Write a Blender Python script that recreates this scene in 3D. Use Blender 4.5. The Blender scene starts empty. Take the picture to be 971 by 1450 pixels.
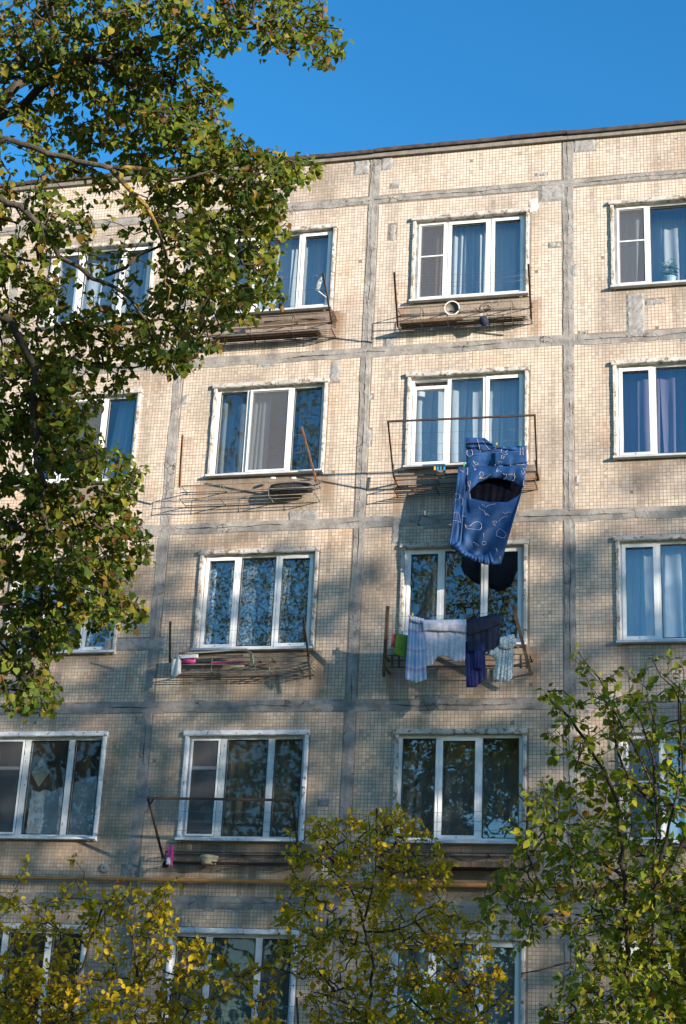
import bpy, math, random
import numpy as np
from mathutils import Vector, Matrix
from mathutils.bvhtree import BVHTree

random.seed(11)
RNG = np.random.default_rng(11)
scene = bpy.context.scene
col = scene.collection

# ------------------------------------------------------------------ camera
CAM = np.array([7.9724, -20.7127, 1.60])
YAW, PITCH, ROLL, FPX = -0.2477, 0.3589, 0.0495, 2216.4
cy, sy, cp, sp = math.cos(YAW), math.sin(YAW), math.cos(PITCH), math.sin(PITCH)
FW = np.array([sy * cp, cy * cp, sp])
_r = np.array([cy, -sy, 0.0]); _u = np.cross(_r, FW)
RT = math.cos(ROLL) * _r + math.sin(ROLL) * _u
UP = -math.sin(ROLL) * _r + math.cos(ROLL) * _u
cd = bpy.data.cameras.new('camera'); cam = bpy.data.objects.new('camera', cd); col.objects.link(cam)
m = Matrix.Identity(4)
for i in range(3):
    m[i][0], m[i][1], m[i][2], m[i][3] = RT[i], UP[i], -FW[i], CAM[i]
cam.matrix_world = m
cd.sensor_fit = 'HORIZONTAL'; cd.sensor_width = 24.0; cd.lens = FPX / 971 * 24
cd.clip_start = 0.1; cd.clip_end = 2000
scene.camera = cam

# ------------------------------------------------------------------ light
SUN = np.array([1.70, -1.0, 0.37]); SUN /= np.linalg.norm(SUN)
w = bpy.data.worlds.new('World'); scene.world = w; w.use_nodes = True
nt = w.node_tree; bg = nt.nodes['Background']
sky = nt.nodes.new('ShaderNodeTexSky'); sky.sky_type = 'NISHITA'; sky.sun_disc = False
sky.sun_elevation = math.asin(SUN[2]); sky.sun_rotation = math.atan2(SUN[0], SUN[1])
sky.altitude = 300; sky.air_density = 0.95; sky.dust_density = 0.0; sky.ozone_density = 2.3
hs = nt.nodes.new('ShaderNodeHueSaturation'); hs.inputs['Saturation'].default_value = 1.31
nt.links.new(sky.outputs[0], hs.inputs['Color']); nt.links.new(hs.outputs[0], bg.inputs[0]); bg.inputs[1].default_value = 0.15
sl = bpy.data.lights.new('sun', 'SUN'); sl.energy = 5.0; sl.angle = math.radians(0.5); sl.color = (1.0, 0.88, 0.74)
so = bpy.data.objects.new('sun', sl); col.objects.link(so)
so.rotation_euler = Vector(SUN).to_track_quat('Z', 'Y').to_euler(); so.location = (20, -20, 20)
scene.view_settings.view_transform = 'Standard'; scene.view_settings.look = 'None'
scene.view_settings.exposure = 1.15; scene.view_settings.gamma = 1.0
scene.cycles.max_bounces = 8; scene.cycles.transparent_max_bounces = 16

# ------------------------------------------------------------------ helpers
def at(u, v, y):
    """point of the photograph's pixel (u, v) on the vertical plane at y"""
    d = FW + RT * (u - 485.5) / FPX + UP * (725 - v) / FPX
    return CAM + d * ((y - CAM[1]) / d[1])

def at_depth(u, v, D):
    return CAM + D * (FW + RT * (u - 485.5) / FPX + UP * (725 - v) / FPX)

def project(p):
    d = np.asarray(p) - CAM; k = d @ FW
    return 485.5 + FPX * (d @ RT) / k, 725 - FPX * (d @ UP) / k, k

ORG = {}
def new_obj(name, data, parent=None, origin=None):
    o = bpy.data.objects.new(name, data); col.objects.link(o)
    po = ORG.get(parent.name, np.zeros(3)) if parent is not None else np.zeros(3)
    org = po if origin is None else np.asarray(origin, float)
    if parent is not None: o.parent = parent
    o.location = org - po
    ORG[o.name] = org
    return o

def tag(o, label=None, cat=None, group=None, kind=None):
    if label: o['label'] = label
    if cat: o['category'] = cat
    if group: o['group'] = group
    if kind: o['kind'] = kind
    return o

def thing(name, loc, label, cat, group=None):
    return tag(new_obj(name, None, None, loc), label, cat, group)

class MB:
    def __init__(s): s.v = []; s.f = []; s.uv = None
    def box(s, a, b):
        (x0, y0, z0), (x1, y1, z1) = a, b; n = len(s.v)
        s.v += [(x0,y0,z0),(x1,y0,z0),(x1,y1,z0),(x0,y1,z0),(x0,y0,z1),(x1,y0,z1),(x1,y1,z1),(x0,y1,z1)]
        s.f += [(n,n+3,n+2,n+1),(n+4,n+5,n+6,n+7),(n,n+1,n+5,n+4),(n+1,n+2,n+6,n+5),(n+2,n+3,n+7,n+6),(n+3,n,n+4,n+7)]
        return s
    def tube(s, pts, r, sides=6, caps=True):
        pts = [np.asarray(p, float) for p in pts]
        rr = r if isinstance(r, (list, tuple, np.ndarray)) else [r] * len(pts)
        n0 = len(s.v); prev = None
        for i, p in enumerate(pts):
            d = pts[min(i + 1, len(pts) - 1)] - pts[max(i - 1, 0)]
            d = d / (np.linalg.norm(d) + 1e-9)
            if prev is None:
                a = np.array([0, 0, 1.0]) if abs(d[2]) < .9 else np.array([1.0, 0, 0])
            else: a = prev
            e1 = a - d * (a @ d); e1 /= np.linalg.norm(e1) + 1e-9; prev = e1
            e2 = np.cross(d, e1)
            for k in range(sides):
                t = 2 * math.pi * k / sides
                s.v.append(tuple(p + rr[i] * (math.cos(t) * e1 + math.sin(t) * e2)))
        for i in range(len(pts) - 1):
            for k in range(sides):
                a = n0 + i * sides + k; b = n0 + i * sides + (k + 1) % sides
                s.f.append((a, b, b + sides, a + sides))
        if caps:
            s.f.append(tuple(n0 + k for k in range(sides))[::-1])
            s.f.append(tuple(n0 + (len(pts) - 1) * sides + k for k in range(sides)))
        return s
    def bar(s, p, q, wx, wy):
        """square bar from p to q"""
        p = np.asarray(p, float); q = np.asarray(q, float); d = (q - p) / np.linalg.norm(q - p)
        a = np.array([0, 1.0, 0]) if abs(d[1]) < .9 else np.array([0, 0, 1.0])
        e1 = np.cross(d, a); e1 /= np.linalg.norm(e1); e2 = np.cross(d, e1); n = len(s.v)
        for c in (p, q):
            for (i, j) in ((-1,-1),(1,-1),(1,1),(-1,1)):
                s.v.append(tuple(c + e1 * i * wx / 2 + e2 * j * wy / 2))
        s.f += [(n+3,n+2,n+1,n),(n+4,n+5,n+6,n+7)] + [(n+k,n+(k+1)%4,n+4+(k+1)%4,n+4+k) for k in range(4)]
        return s
    def grid(s, P):
        P = np.asarray(P, float); nu, nv = P.shape[:2]; n = len(s.v)
        s.v += [tuple(p) for p in P.reshape(-1, 3)]
        for i in range(nu - 1):
            for j in range(nv - 1):
                a = n + i * nv + j
                s.f.append((a, a + nv, a + nv + 1, a + 1))
        return s
    def lathe(s, c, prof, n=16, axis=(0, 0, 1)):
        c = np.asarray(c, float); ax = np.asarray(axis, float); ax /= np.linalg.norm(ax)
        a = np.array([1.0, 0, 0]) if abs(ax[0]) < .9 else np.array([0, 1.0, 0])
        e1 = np.cross(ax, a); e1 /= np.linalg.norm(e1); e2 = np.cross(ax, e1); n0 = len(s.v)
        for (r, h) in prof:
            for k in range(n):
                t = 2 * math.pi * k / n
                s.v.append(tuple(c + ax * h + r * (math.cos(t) * e1 + math.sin(t) * e2)))
        for i in range(len(prof) - 1):
            for k in range(n):
                a_ = n0 + i * n + k; b_ = n0 + i * n + (k + 1) % n
                s.f.append((a_, b_, b_ + n, a_ + n))
        return s
    def build(s, name, mat, parent=None, origin=None, smooth=False):
        po = ORG.get(parent.name, np.zeros(3)) if parent is not None else np.zeros(3)
        org = po if origin is None else np.asarray(origin, float)
        me = bpy.data.meshes.new(name)
        me.from_pydata([tuple(np.asarray(v) - org) for v in s.v], [], s.f)
        if s.uv is not None:
            l = me.uv_layers.new(name='UVMap')
            for p in me.polygons:
                for li, vi in zip(p.loop_indices, p.vertices): l.data[li].uv = s.uv[vi]
        if mat: me.materials.append(mat)
        if smooth: me.polygons.foreach_set('use_smooth', [True] * len(me.polygons))
        me.update()
        return new_obj(name, me, parent, org)

def np_mesh(name, V, F, mat, parent=None, org=None, smooth=False):
    """V (n,3), F (m,4) or (m,3) arrays"""
    po = ORG.get(parent.name, np.zeros(3)) if parent is not None else np.zeros(3)
    org = po if org is None else org
    me = bpy.data.meshes.new(name); k = F.shape[1]
    me.vertices.add(len(V)); me.vertices.foreach_set('co', (V - org).astype(np.float32).ravel())
    me.loops.add(F.size); me.loops.foreach_set('vertex_index', F.astype(np.int32).ravel())
    me.polygons.add(len(F)); me.polygons.foreach_set('loop_start', np.arange(0, F.size, k, dtype=np.int32))
    me.polygons.foreach_set('loop_total', np.full(len(F), k, dtype=np.int32))
    me.polygons.foreach_set('use_smooth', np.full(len(F), smooth, dtype=bool))
    me.update(calc_edges=True)
    if mat: me.materials.append(mat)
    return new_obj(name, me, parent, org)

_lat = RNG.random((256, 256))
def vnoise(x, y):
    x = np.asarray(x, float); y = np.asarray(y, float)
    xi = np.floor(x).astype(int); yi = np.floor(y).astype(int); fx = x - xi; fy = y - yi
    fx = fx * fx * (3 - 2 * fx); fy = fy * fy * (3 - 2 * fy)
    g = lambda a, b: _lat[a % 256, b % 256]
    return (g(xi, yi) * (1 - fx) + g(xi + 1, yi) * fx) * (1 - fy) + (g(xi, yi + 1) * (1 - fx) + g(xi + 1, yi + 1) * fx) * fy
def fbm(x, y):
    return (vnoise(x, y) + .5 * vnoise(2 * x + 9, 2 * y + 5) + .25 * vnoise(4 * x + 3, 4 * y + 7)) / 1.75

# ------------------------------------------------------------------ materials
class NM:
    def __init__(s, name):
        s.m = bpy.data.materials.new(name); s.m.use_nodes = True
        s.nt = s.m.node_tree; s.n = s.nt.nodes; s.l = s.nt.links
        s.p = s.n['Principled BSDF']; s.out = s.n['Material Output']
    def node(s, t, **k):
        nd = s.n.new(t)
        for a, b in k.items(): setattr(nd, a, b)
        return nd
    def link(s, a, b): s.l.new(a, b)
    def coord(s, scale=(1, 1, 1), kind='Object'):
        tc = s.node('ShaderNodeTexCoord'); mp = s.node('ShaderNodeMapping'); mp.inputs['Scale'].default_value = scale
        s.link(tc.outputs[kind], mp.inputs[0]); return mp.outputs[0]
    def noise(s, vec, scale, detail=4, rough=.6):
        nd = s.node('ShaderNodeTexNoise'); nd.inputs['Scale'].default_value = scale
        nd.inputs['Detail'].default_value = detail; nd.inputs['Roughness'].default_value = rough
        s.link(vec, nd.inputs['Vector']); return nd.outputs['Fac']
    def ramp(s, fac, stops, interp='LINEAR'):
        r = s.node('ShaderNodeValToRGB'); r.color_ramp.interpolation = interp
        e = r.color_ramp.elements
        while len(e) < len(stops): e.new(.5)
        for el, (p, c) in zip(e, stops):
            el.position = p; el.color = (*c, 1) if len(c) == 3 else c
        s.link(fac, r.inputs[0]); return r.outputs[0]
    def mix(s, fac, a, b, mode='MIX'):
        nd = s.node('ShaderNodeMix', data_type='RGBA', blend_type=mode)
        for sock, v in ((nd.inputs[0], fac), (nd.inputs[6], a), (nd.inputs[7], b)):
            if isinstance(v, (int, float)): sock.default_value = v
            elif isinstance(v, tuple): sock.default_value = (*v, 1)
            else: s.link(v, sock)
        return nd.outputs[2]
    def math(s, op, a, b=0.0):
        nd = s.node('ShaderNodeMath', operation=op)
        for sock, v in ((nd.inputs[0], a), (nd.inputs[1], b)):
            if isinstance(v, (int, float)): sock.default_value = v
            else: s.link(v, sock)
        return nd.outputs[0]
    def bump(s, h, strength=.3, dist=.01):
        b = s.node('ShaderNodeBump'); b.inputs['Strength'].default_value = strength; b.inputs['Distance'].default_value = dist
        s.link(h, b.inputs['Height']); s.link(b.outputs[0], s.p.inputs['Normal'])
    def color(s, c):
        if isinstance(c, tuple): s.p.inputs['Base Color'].default_value = (*c, 1)
        else: s.link(c, s.p.inputs['Base Color'])
    def rough(s, r): s.p.inputs['Roughness'].default_value = r
    def spec(s, r): s.p.inputs['Specular IOR Level'].default_value = r

def noisy(name, c1, c2, scale=8, rough=.7, bump=.2, stretch=(1, 1, 1), lo=.35, hi=.65, metal=0, bdist=.005, chip=None, chip_lo=.6, chip_scale=25):
    a = NM(name); v = a.coord(stretch); f = a.noise(v, scale)
    c = a.ramp(f, [(lo, c1), (hi, c2)])
    if chip:
        g = a.noise(v, chip_scale, 6, .7)
        k = a.ramp(g, [(chip_lo, (0, 0, 0)), (chip_lo + .02, (1, 1, 1))])
        c = a.mix(k, c, chip); a.bump(a.math('SUBTRACT', f, k), bump, bdist)
    else: a.bump(a.noise(v, scale * 5), bump, bdist)
    a.color(c); a.rough(rough); a.p.inputs['Metallic'].default_value = metal
    return a.m

M = {}
# mosaic tile: colour comes from each tile's own tint
a = NM('mosaic_tile'); at_ = a.node('ShaderNodeAttribute', attribute_name='tint')
a.color(at_.outputs['Color']); a.rough(.45); a.spec(.35); M['tile'] = a.m
M['grout'] = noisy('grout', (.18, .14, .105), (.27, .21, .16), 6, .95)
# joint cement with fine crazing
a = NM('joint_cement'); v = a.coord()
f = a.noise(v, 5); c = a.ramp(f, [(.3, (.17, .155, .145)), (.5, (.27, .25, .23)), (.72, (.38, .35, .32))])
vo = a.node('ShaderNodeTexVoronoi', feature='DISTANCE_TO_EDGE'); vo.inputs['Scale'].default_value = 6
wv = a.node('ShaderNodeVectorMath', operation='ADD'); nz = a.node('ShaderNodeTexNoise'); nz.inputs['Scale'].default_value = 9
a.link(v, nz.inputs['Vector']); sc_ = a.node('ShaderNodeVectorMath', operation='SCALE'); sc_.inputs['Scale'].default_value = .12
a.link(nz.outputs['Color'], sc_.inputs[0]); a.link(v, wv.inputs[0]); a.link(sc_.outputs[0], wv.inputs[1]); a.link(wv.outputs[0], vo.inputs['Vector'])
ck = a.ramp(vo.outputs['Distance'], [(.012, (1, 1, 1)), (.03, (0, 0, 0))])
msk = a.ramp(a.noise(v, 1.7), [(.5, (0, 0, 0)), (.6, (1, 1, 1))])
k = a.math('MULTIPLY', ck, msk); c = a.mix(k, c, (.07, .06, .055)); a.color(c)
a.bump(a.math('SUBTRACT', a.noise(v, 40, 6, .75), k), .6, .012); a.rough(.95); M['joint'] = a.m
M['patch'] = noisy('cement_patch', (.22, .21, .20), (.36, .34, .32), 12, .95, .6)
M['white_patch'] = noisy('white_plaster', (.60, .57, .52), (.72, .70, .66), 12, .9, .3)
M['slab'] = noisy('concrete', (.26, .25, .24), (.36, .35, .33), 3, .9)
M['flash'] = noisy('roof_metal', (.05, .037, .03), (.11, .085, .07), 7, .6, .2, metal=.2)
M['flash2'] = noisy('roof_drip_edge', (.16, .14, .12), (.25, .22, .19), 9, .7, .2)
M['casing'] = noisy('chipped_plaster', (.36, .33, .29), (.53, .50, .46), 5, .9, .5, (1, 1, 1), .3, .6, chip=(.22, .17, .125), chip_lo=.545, chip_scale=13)
M['casing_blue'] = noisy('flaking_paint', (.50, .52, .54), (.68, .70, .73), 5, .8, .5, (1, 1, 1), .3, .6, chip=(.14, .12, .10), chip_lo=.60, chip_scale=16)
M['pvc'] = noisy('white_plastic', (.72, .72, .71), (.82, .82, .81), 3, .35, .02)
M['gasket'] = noisy('rubber_gasket', (.03, .03, .03), (.05, .05, .05), 9, .8)
M['oldwood'] = noisy('old_painted_wood', (.48, .52, .54), (.66, .69, .70), 6, .7, .4, (1, 1, .3), chip=(.16, .13, .10), chip_lo=.62, chip_scale=30)
M['sill'] = noisy('sill_metal', (.42, .43, .44), (.60, .61, .62), 6, .5, .1, chip=(.20, .15, .11), chip_lo=.66, chip_scale=20)
M['room'] = noisy('room_wall', (.30, .28, .25), (.42, .39, .35), 1, .9)
a = NM('pane_glass'); ge_ = a.node('ShaderNodeNewGeometry'); dt = a.node('ShaderNodeVectorMath', operation='DOT_PRODUCT')
a.link(ge_.outputs['Incoming'], dt.inputs[0]); a.link(ge_.outputs['Normal'], dt.inputs[1])
k = a.math('POWER', a.math('SUBTRACT', 1.0, a.math('ABSOLUTE', dt.outputs['Value'])), 5)
k = a.math('ADD', a.math('MULTIPLY', k, .80), .20)
tr = a.node('ShaderNodeBsdfTransparent'); tr.inputs[0].default_value = (.80, .88, .92, 1)
gl = a.node('ShaderNodeBsdfGlossy'); gl.inputs['Roughness'].default_value = .01; gl.inputs[0].default_value = (.92, .96, 1, 1)
bp = a.node('ShaderNodeBump'); bp.inputs['Strength'].default_value = .035; bp.inputs['Distance'].default_value = .02
a.link(a.noise(a.coord((1, 1, 1)), 2.2, 1), bp.inputs['Height']); a.link(bp.outputs[0], gl.inputs['Normal'])
mx = a.node('ShaderNodeMixShader'); a.link(k, mx.inputs[0]); a.link(tr.outputs[0], mx.inputs[1]); a.link(gl.outputs[0], mx.inputs[2])
a.link(mx.outputs[0], a.out.inputs[0]); M['glass'] = a.m
d_ = M['glass'].copy(); d_.name = 'dusty_pane_glass'; M['glass_old'] = d_; n_ = d_.node_tree
for q_ in n_.nodes:
    if q_.type == 'MATH' and q_.operation == 'ADD': q_.inputs[1].default_value = .08
df = n_.nodes.new('ShaderNodeBsdfDiffuse'); df.inputs[0].default_value = (.20, .19, .15, 1); m2 = n_.nodes.new('ShaderNodeMixShader'); m2.inputs[0].default_value = .15
o_ = n_.nodes['Material Output']; src = o_.inputs[0].links[0].from_socket
n_.links.new(src, m2.inputs[1]); n_.links.new(df.outputs[0], m2.inputs[2]); n_.links.new(m2.outputs[0], o_.inputs[0])

def sheer(name, colr, opac, c2=None):
    a = NM(name); d = a.node('ShaderNodeBsdfDiffuse'); t = a.node('ShaderNodeBsdfTranslucent'); x = a.node('ShaderNodeBsdfTransparent')
    c = a.ramp(a.noise(a.coord((9, 9, .5)), 3), [(.35, colr), (.65, c2 or colr)])
    a.link(c, d.inputs[0]); a.link(c, t.inputs[0])
    m1 = a.node('ShaderNodeMixShader'); m1.inputs[0].default_value = .35; a.link(d.outputs[0], m1.inputs[1]); a.link(t.outputs[0], m1.inputs[2])
    m2 = a.node('ShaderNodeMixShader'); m2.inputs[0].default_value = opac; a.link(x.outputs[0], m2.inputs[1]); a.link(m1.outputs[0], m2.inputs[2])
    a.link(m2.outputs[0], a.out.inputs[0]); return a.m
M['net'] = sheer('insect_screen', (.20, .20, .21), .5)
M['sheer'] = sheer('sheer_curtain', (.80, .81, .80), .88, (.66, .68, .70))
M['sheer_thin'] = sheer('thin_tulle', (.6, .62, .60), .45)
M['cur_brown'] = sheer('brown_curtain', (.34, .22, .15), .95, (.24, .15, .10))
M['cur_purple'] = sheer('lilac_curtain', (.30, .23, .32), .92, (.22, .18, .27))
M['cur_olive'] = sheer('olive_curtain', (.22, .19, .13), .95, (.16, .14, .10))
M['cur_blue'] = sheer('pale_blue_curtain', (.45, .58, .64), .9, (.36, .50, .58))
M['tulle'] = noisy('patterned_tulle', (.42, .46, .46), (.05, .06, .06), 26, .9, .1, lo=.44, hi=.56)
M['foil'] = noisy('plastic_wrap', (.38, .42, .44), (.55, .58, .60), 4, .4, .8, bdist=.03)
M['paper'] = noisy('paper_card', (.24, .26, .19), (.30, .32, .24), 5, .8)
M['rust'] = noisy('rusty_steel', (.055, .034, .025), (.15, .080, .045), 14, .8, .4)
M['rust_red'] = noisy('orange_rust', (.16, .065, .03), (.26, .12, .06), 14, .8, .4)
M['grey_steel'] = noisy('weathered_steel', (.13, .11, .085), (.26, .22, .17), 12, .6, .3)
M['dark_steel'] = noisy('dark_brown_paint', (.035, .022, .018), (.07, .04, .03), 10, .6, .2)
M['wood'] = noisy('weathered_wood', (.07, .045, .028), (.17, .115, .075), 9, .85, .5, (3, 3, .4))
M['wire'] = noisy('line_wire', (.10, .10, .11), (.18, .18, .19), 9, .6)
M['teal'] = noisy('teal_cord', (.02, .20, .20), (.03, .30, .28), 9, .5)
M['gas'] = noisy('ochre_pipe_paint', (.36, .165, .04), (.48, .235, .07), 5, .5, .1, chip=(.22, .11, .04), chip_lo=.68)
M['navy'] = noisy('navy_fabric', (.010, .013, .035), (.018, .023, .055), 9, .85, .2)
M['royal'] = noisy('royal_blue_fabric', (.009, .013, .085), (.018, .022, .13), 7, .8, .2, (4, 4, .5))
M['bed'] = noisy('blue_bedding', (.002, .032, .115), (.005, .062, .20), 4, .7, .25)
M['bed_shade'] = noisy('bedding_inside_shade', (.0025, .003, .007), (.005, .006, .012), 6, .8, .2)  # near-black colour stands in for the self-shadow inside the cover
M['bed_shade'].node_tree.nodes['Principled BSDF'].inputs['Specular IOR Level'].default_value = .03
M['print'] = noisy('pale_print', (.40, .38, .46), (.55, .50, .58), 9, .8)
M['lilac_white'] = noisy('white_cotton', (.50, .48, .55), (.64, .62, .68), 30, .9, .2)
M['green'] = noisy('green_cloth', (.08, .17, .015), (.14, .26, .03), 6, .9)
M['red'] = noisy('red_cloth', (.42, .07, .05), (.50, .10, .08), 6, .9)
M['magenta'] = noisy('magenta_cloth', (.36, .03, .20), (.48, .06, .28), 6, .9)
a = NM('speckled_cotton'); v = a.coord(); f = a.noise(v, 60, 2); a.color(a.ramp(f, [(.42, (.26, .29, .30)), (.52, (.62, .65, .64))])); a.rough(.9); M['speckle'] = a.m
a = NM('plaid_towel'); tc = a.node('ShaderNodeTexCoord'); sx = a.node('ShaderNodeSeparateXYZ'); a.link(tc.outputs['UV'], sx.inputs[0])
fu = a.math('FRACT', a.math('MULTIPLY', sx.outputs[0], 2.6)); fv = a.math('FRACT', a.math('MULTIPLY', sx.outputs[1], 3.3))
cu = a.ramp(fu, [(0, (.13, .24, .48)), (.22, (.55, .15, .20)), (.30, (.50, .52, .60)), (.52, (.16, .22, .46)), (.70, (.25, .45, .28)), (.80, (.55, .55, .64))], 'CONSTANT')
cv = a.ramp(fv, [(0, (.36, .50, .70)), (.45, (.66, .55, .66)), (.62, (.25, .30, .60)), (.72, (.66, .36, .42)), (.80, (.42, .56, .72))], 'CONSTANT')
a.color(a.mix(.5, cu, cv)); a.rough(.95); M['plaid'] = a.m
M['black_bag'] = noisy('black_plastic', (.006, .006, .007), (.012, .012, .014), 12, .3, .9, bdist=.03)
M['white_bag'] = noisy('white_plastic_bag', (.55, .55, .54), (.72, .72, .71), 9, .5, .6, bdist=.02)
M['enamel'] = noisy('white_enamel', (.60, .58, .53), (.74, .72, .68), 6, .35)
M['dark_in'] = noisy('tarnished_metal', (.09, .075, .065), (.15, .13, .11), 7, .6)
M['wicker'] = noisy('pale_basket', (.36, .30, .19), (.50, .43, .30), 20, .8, .5)
M['board'] = noisy('old_board', (.10, .085, .07), (.20, .17, .14), 6, .9, .4, (.4, 3, 3))
M['terra'] = noisy('pale_pot', (.40, .50, .50), (.50, .60, .60), 5, .5)
M['pin_blue'] = noisy('blue_peg', (.02, .20, .36), (.03, .26, .44), 5, .5)
M['pin_yellow'] = noisy('yellow_peg', (.55, .36, .04), (.62, .42, .06), 5, .5)
M['pin_green'] = noisy('green_peg', (.03, .26, .14), (.05, .32, .18), 5, .5)
a = NM('clear_bottle'); a.p.inputs['Base Color'].default_value = (.75, .85, .85, 1); a.p.inputs['Transmission Weight'].default_value = .8; a.rough(.1); M['bottle'] = a.m
M['bark'] = noisy('grey_bark', (.030, .024, .018), (.085, .068, .050), 9, .95, .8, (1, 1, .3), bdist=.02)
M['lichen_bark'] = noisy('lichen_bark', (.05, .038, .022), (.36, .22, .03), 11, .95, .8, lo=.42, hi=.58, bdist=.02)
M['twig'] = noisy('dark_twig', (.03, .021, .015), (.07, .05, .036), 9, .9)
M['ground'] = noisy('lawn_soil', (.035, .05, .015), (.07, .075, .03), .6, .95, .5)
M['path'] = noisy('asphalt', (.045, .045, .045), (.065, .063, .06), 4, .9)
M['plinth'] = noisy('plinth_render', (.16, .155, .15), (.24, .23, .22), 3, .9)

def leaf_mat(name, stops, trans=.3, tint=(.30, .34, .02)):
    a = NM(name); g = a.node('ShaderNodeNewGeometry'); oi = a.node('ShaderNodeObjectInfo')
    f = a.math('FRACT', a.math('ADD', a.math('MULTIPLY', g.outputs['Random Per Island'], 7.31), a.math('MULTIPLY', oi.outputs['Random'], 3.77)))
    c = a.ramp(f, stops)
    c = a.mix(a.math('MULTIPLY', a.noise(a.coord(), 30, 2), .45), c, (.05, .05, .012))
    a.color(c); a.rough(.6); a.spec(.18)
    t = a.node('ShaderNodeBsdfTranslucent'); a.link(a.mix(.35, c, tint), t.inputs[0])
    mx = a.node('ShaderNodeMixShader'); mx.inputs[0].default_value = trans + .08
    a.link(a.p.outputs[0], mx.inputs[1]); a.link(t.outputs[0], mx.inputs[2]); a.link(mx.outputs[0], a.out.inputs[0])
    return a.m
M['linden_leaf'] = leaf_mat('linden_leaf', [(0, (.04, .085, .012)), (.30, (.08, .14, .015)), (.58, (.15, .19, .02)), (.80, (.25, .24, .024)), (.91, (.36, .26, .028)), (.95, (.22, .09, .025)), (1, (.15, .065, .02))])
M['yellow_leaf'] = leaf_mat('yellow_leaf', [(0, (.20, .21, .010)), (.22, (.36, .31, .010)), (.55, (.54, .40, .012)), (.85, (.64, .43, .014)), (.95, (.55, .27, .02)), (1, (.26, .12, .02))], .36, (.55, .45, .02))
M['green_leaf'] = leaf_mat('sapling_leaf', [(0, (.10, .17, .015)), (.45, (.22, .28, .018)), (.72, (.38, .36, .02)), (.88, (.30, .25, .02)), (.96, (.36, .20, .02)), (1, (.15, .07, .02))])
M['bract'] = leaf_mat('seed_bract', [(0, (.16, .07, .025)), (.5, (.28, .14, .04)), (1, (.34, .24, .08))], .3, (.3, .2, .05))
M['far_leaf'] = leaf_mat('far_leaf', [(0, (.06, .09, .015)), (.6, (.12, .15, .02)), (1, (.24, .21, .03))])
M['plant_leaf'] = noisy('houseplant_leaf', (.03, .07, .02), (.06, .12, .04), 9, .5)

# ------------------------------------------------------------------ ground (setting)
GZ = 0.0
g = MB().grid([[(x, y, GZ) for y in (-400, -60, -30, 0.5, 400)] for x in (-400, -40, 60, 400)])
tag(g.build('ground', M['ground']), 'dark lawn around the apartment block', kind='structure')
g = MB().box((-30, -1.1, GZ + .004), (40, -.12, GZ + .06))
tag(g.build('path', M['path']), 'asphalt strip along the foot of the wall', kind='structure')

# ------------------------------------------------------------------ the building
Z1, H = 4.04, 2.70
XJ = [-5.98, -2.99, 0.0, 2.98, 6.01, 9.02, 12.0]       # vertical joints, columns 0..5 between them
ZJ = [1.34, 4.02, 6.73, 9.44, 12.18, 14.84, 15.70]     # horizontal joints, then the roof line
WC = [-4.49, -1.481, 1.506, 4.526, 7.543, 10.53]       # window centres
HW, WB, WH = .905, .7855, 1.558
bld = thing('apartment_building', (3.0, 0, 0), 'five storey panel apartment block faced with small cream mosaic tiles', 'building')

JW = .068
def wrect(c, F):
    zb = Z1 + (F - 2) * H + WB; zt = zb + WH
    if F == 5: zt -= .03; zb += .02
    return WC[c] - HW, WC[c] + HW, zb, zt

# cement patches (pixel boxes on the wall plane)
PATCH = [(551,319,560,341),(552,259,566,265),(775,345,793,351),(886,417,913,474),(913,425,940,431),(502,228,522,246),
         (540,222,556,241),(812,193,843,214),(764,262,800,284),(758,245,774,249),(256,560,266,573),(408,724,448,738),(198,497,250,522),
         (468,512,481,540),(555,736,566,770),(150,905,232,920),(437,990,470,998),(860,1047,872,1060),(600,988,625,997),(452,1130,463,1140),(545,480,560,493)]
def rect_px(u0, v0, u1, v1):
    a_, b_ = at(u0, v0, 0), at(u1, v1, 0)
    return min(a_[0], b_[0]), max(a_[0], b_[0]), min(a_[2], b_[2]), max(a_[2], b_[2])
PR = [rect_px(*p) for p in PATCH]
_sr = np.random.default_rng(77)
for _k in range(70):
    if _sr.random() < .5:
        x_ = XJ[_sr.integers(0, 7)] + _sr.choice([-1, 1]) * (.07 + .05 * _sr.random()); z_ = _sr.uniform(4.2, 15.5); w_, h_ = .05 + .05 * _sr.random(), .08 + .35 * _sr.random() ** 2
    else:
        z_ = ZJ[_sr.integers(1, 6)] + _sr.choice([-1, 1]) * (.085 + .03 * _sr.random()); x_ = _sr.uniform(-5.5, 11.5); w_, h_ = .12 + .5 * _sr.random() ** 2, .04 + .04 * _sr.random()
    PR.append((x_ - w_ / 2, x_ + w_ / 2, z_ - h_ / 2, z_ + h_ / 2))
PW = [rect_px(749, 283, 762, 299)]

# dirt below sills and racks: x0, x1, z top, length, strength, colour
STAIN = []
def stain(x0, x1, zt, ln, k, c): STAIN.append((x0, x1, zt, ln, k, np.array(c)))
RUSTY = (.30, .17, .085); SOOT = (.115, .09, .07)
for c in range(6):
    for F in range(1, 6):
        x0, x1, zb, zt = wrect(c, F)
        stain(x0 - .02, x1 + .02, zb, .6, .45, SOOT)
for (c, F, k) in ((2, 5, .75), (3, 5, .45), (2, 4, .6), (3, 4, .75), (2, 3, .7), (3, 3, .55), (2, 2, .9), (3, 2, .95)):
    x0, x1, zb, zt = wrect(c, F)
    stain(x0 - .15, x1 + .15, zb - .02, .85, min(1, k * 1.15), SOOT)
    for xe in (x0 - .12, x1 + .08): stain(xe - .07, xe + .09, zb - .1, .7, 1.0, RUSTY)
    stain(x0 + .2, x1 - .2, zb - .12, .35, .35, RUSTY)
stain(.20, .34, 10.9, .5, .5, RUSTY)

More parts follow.
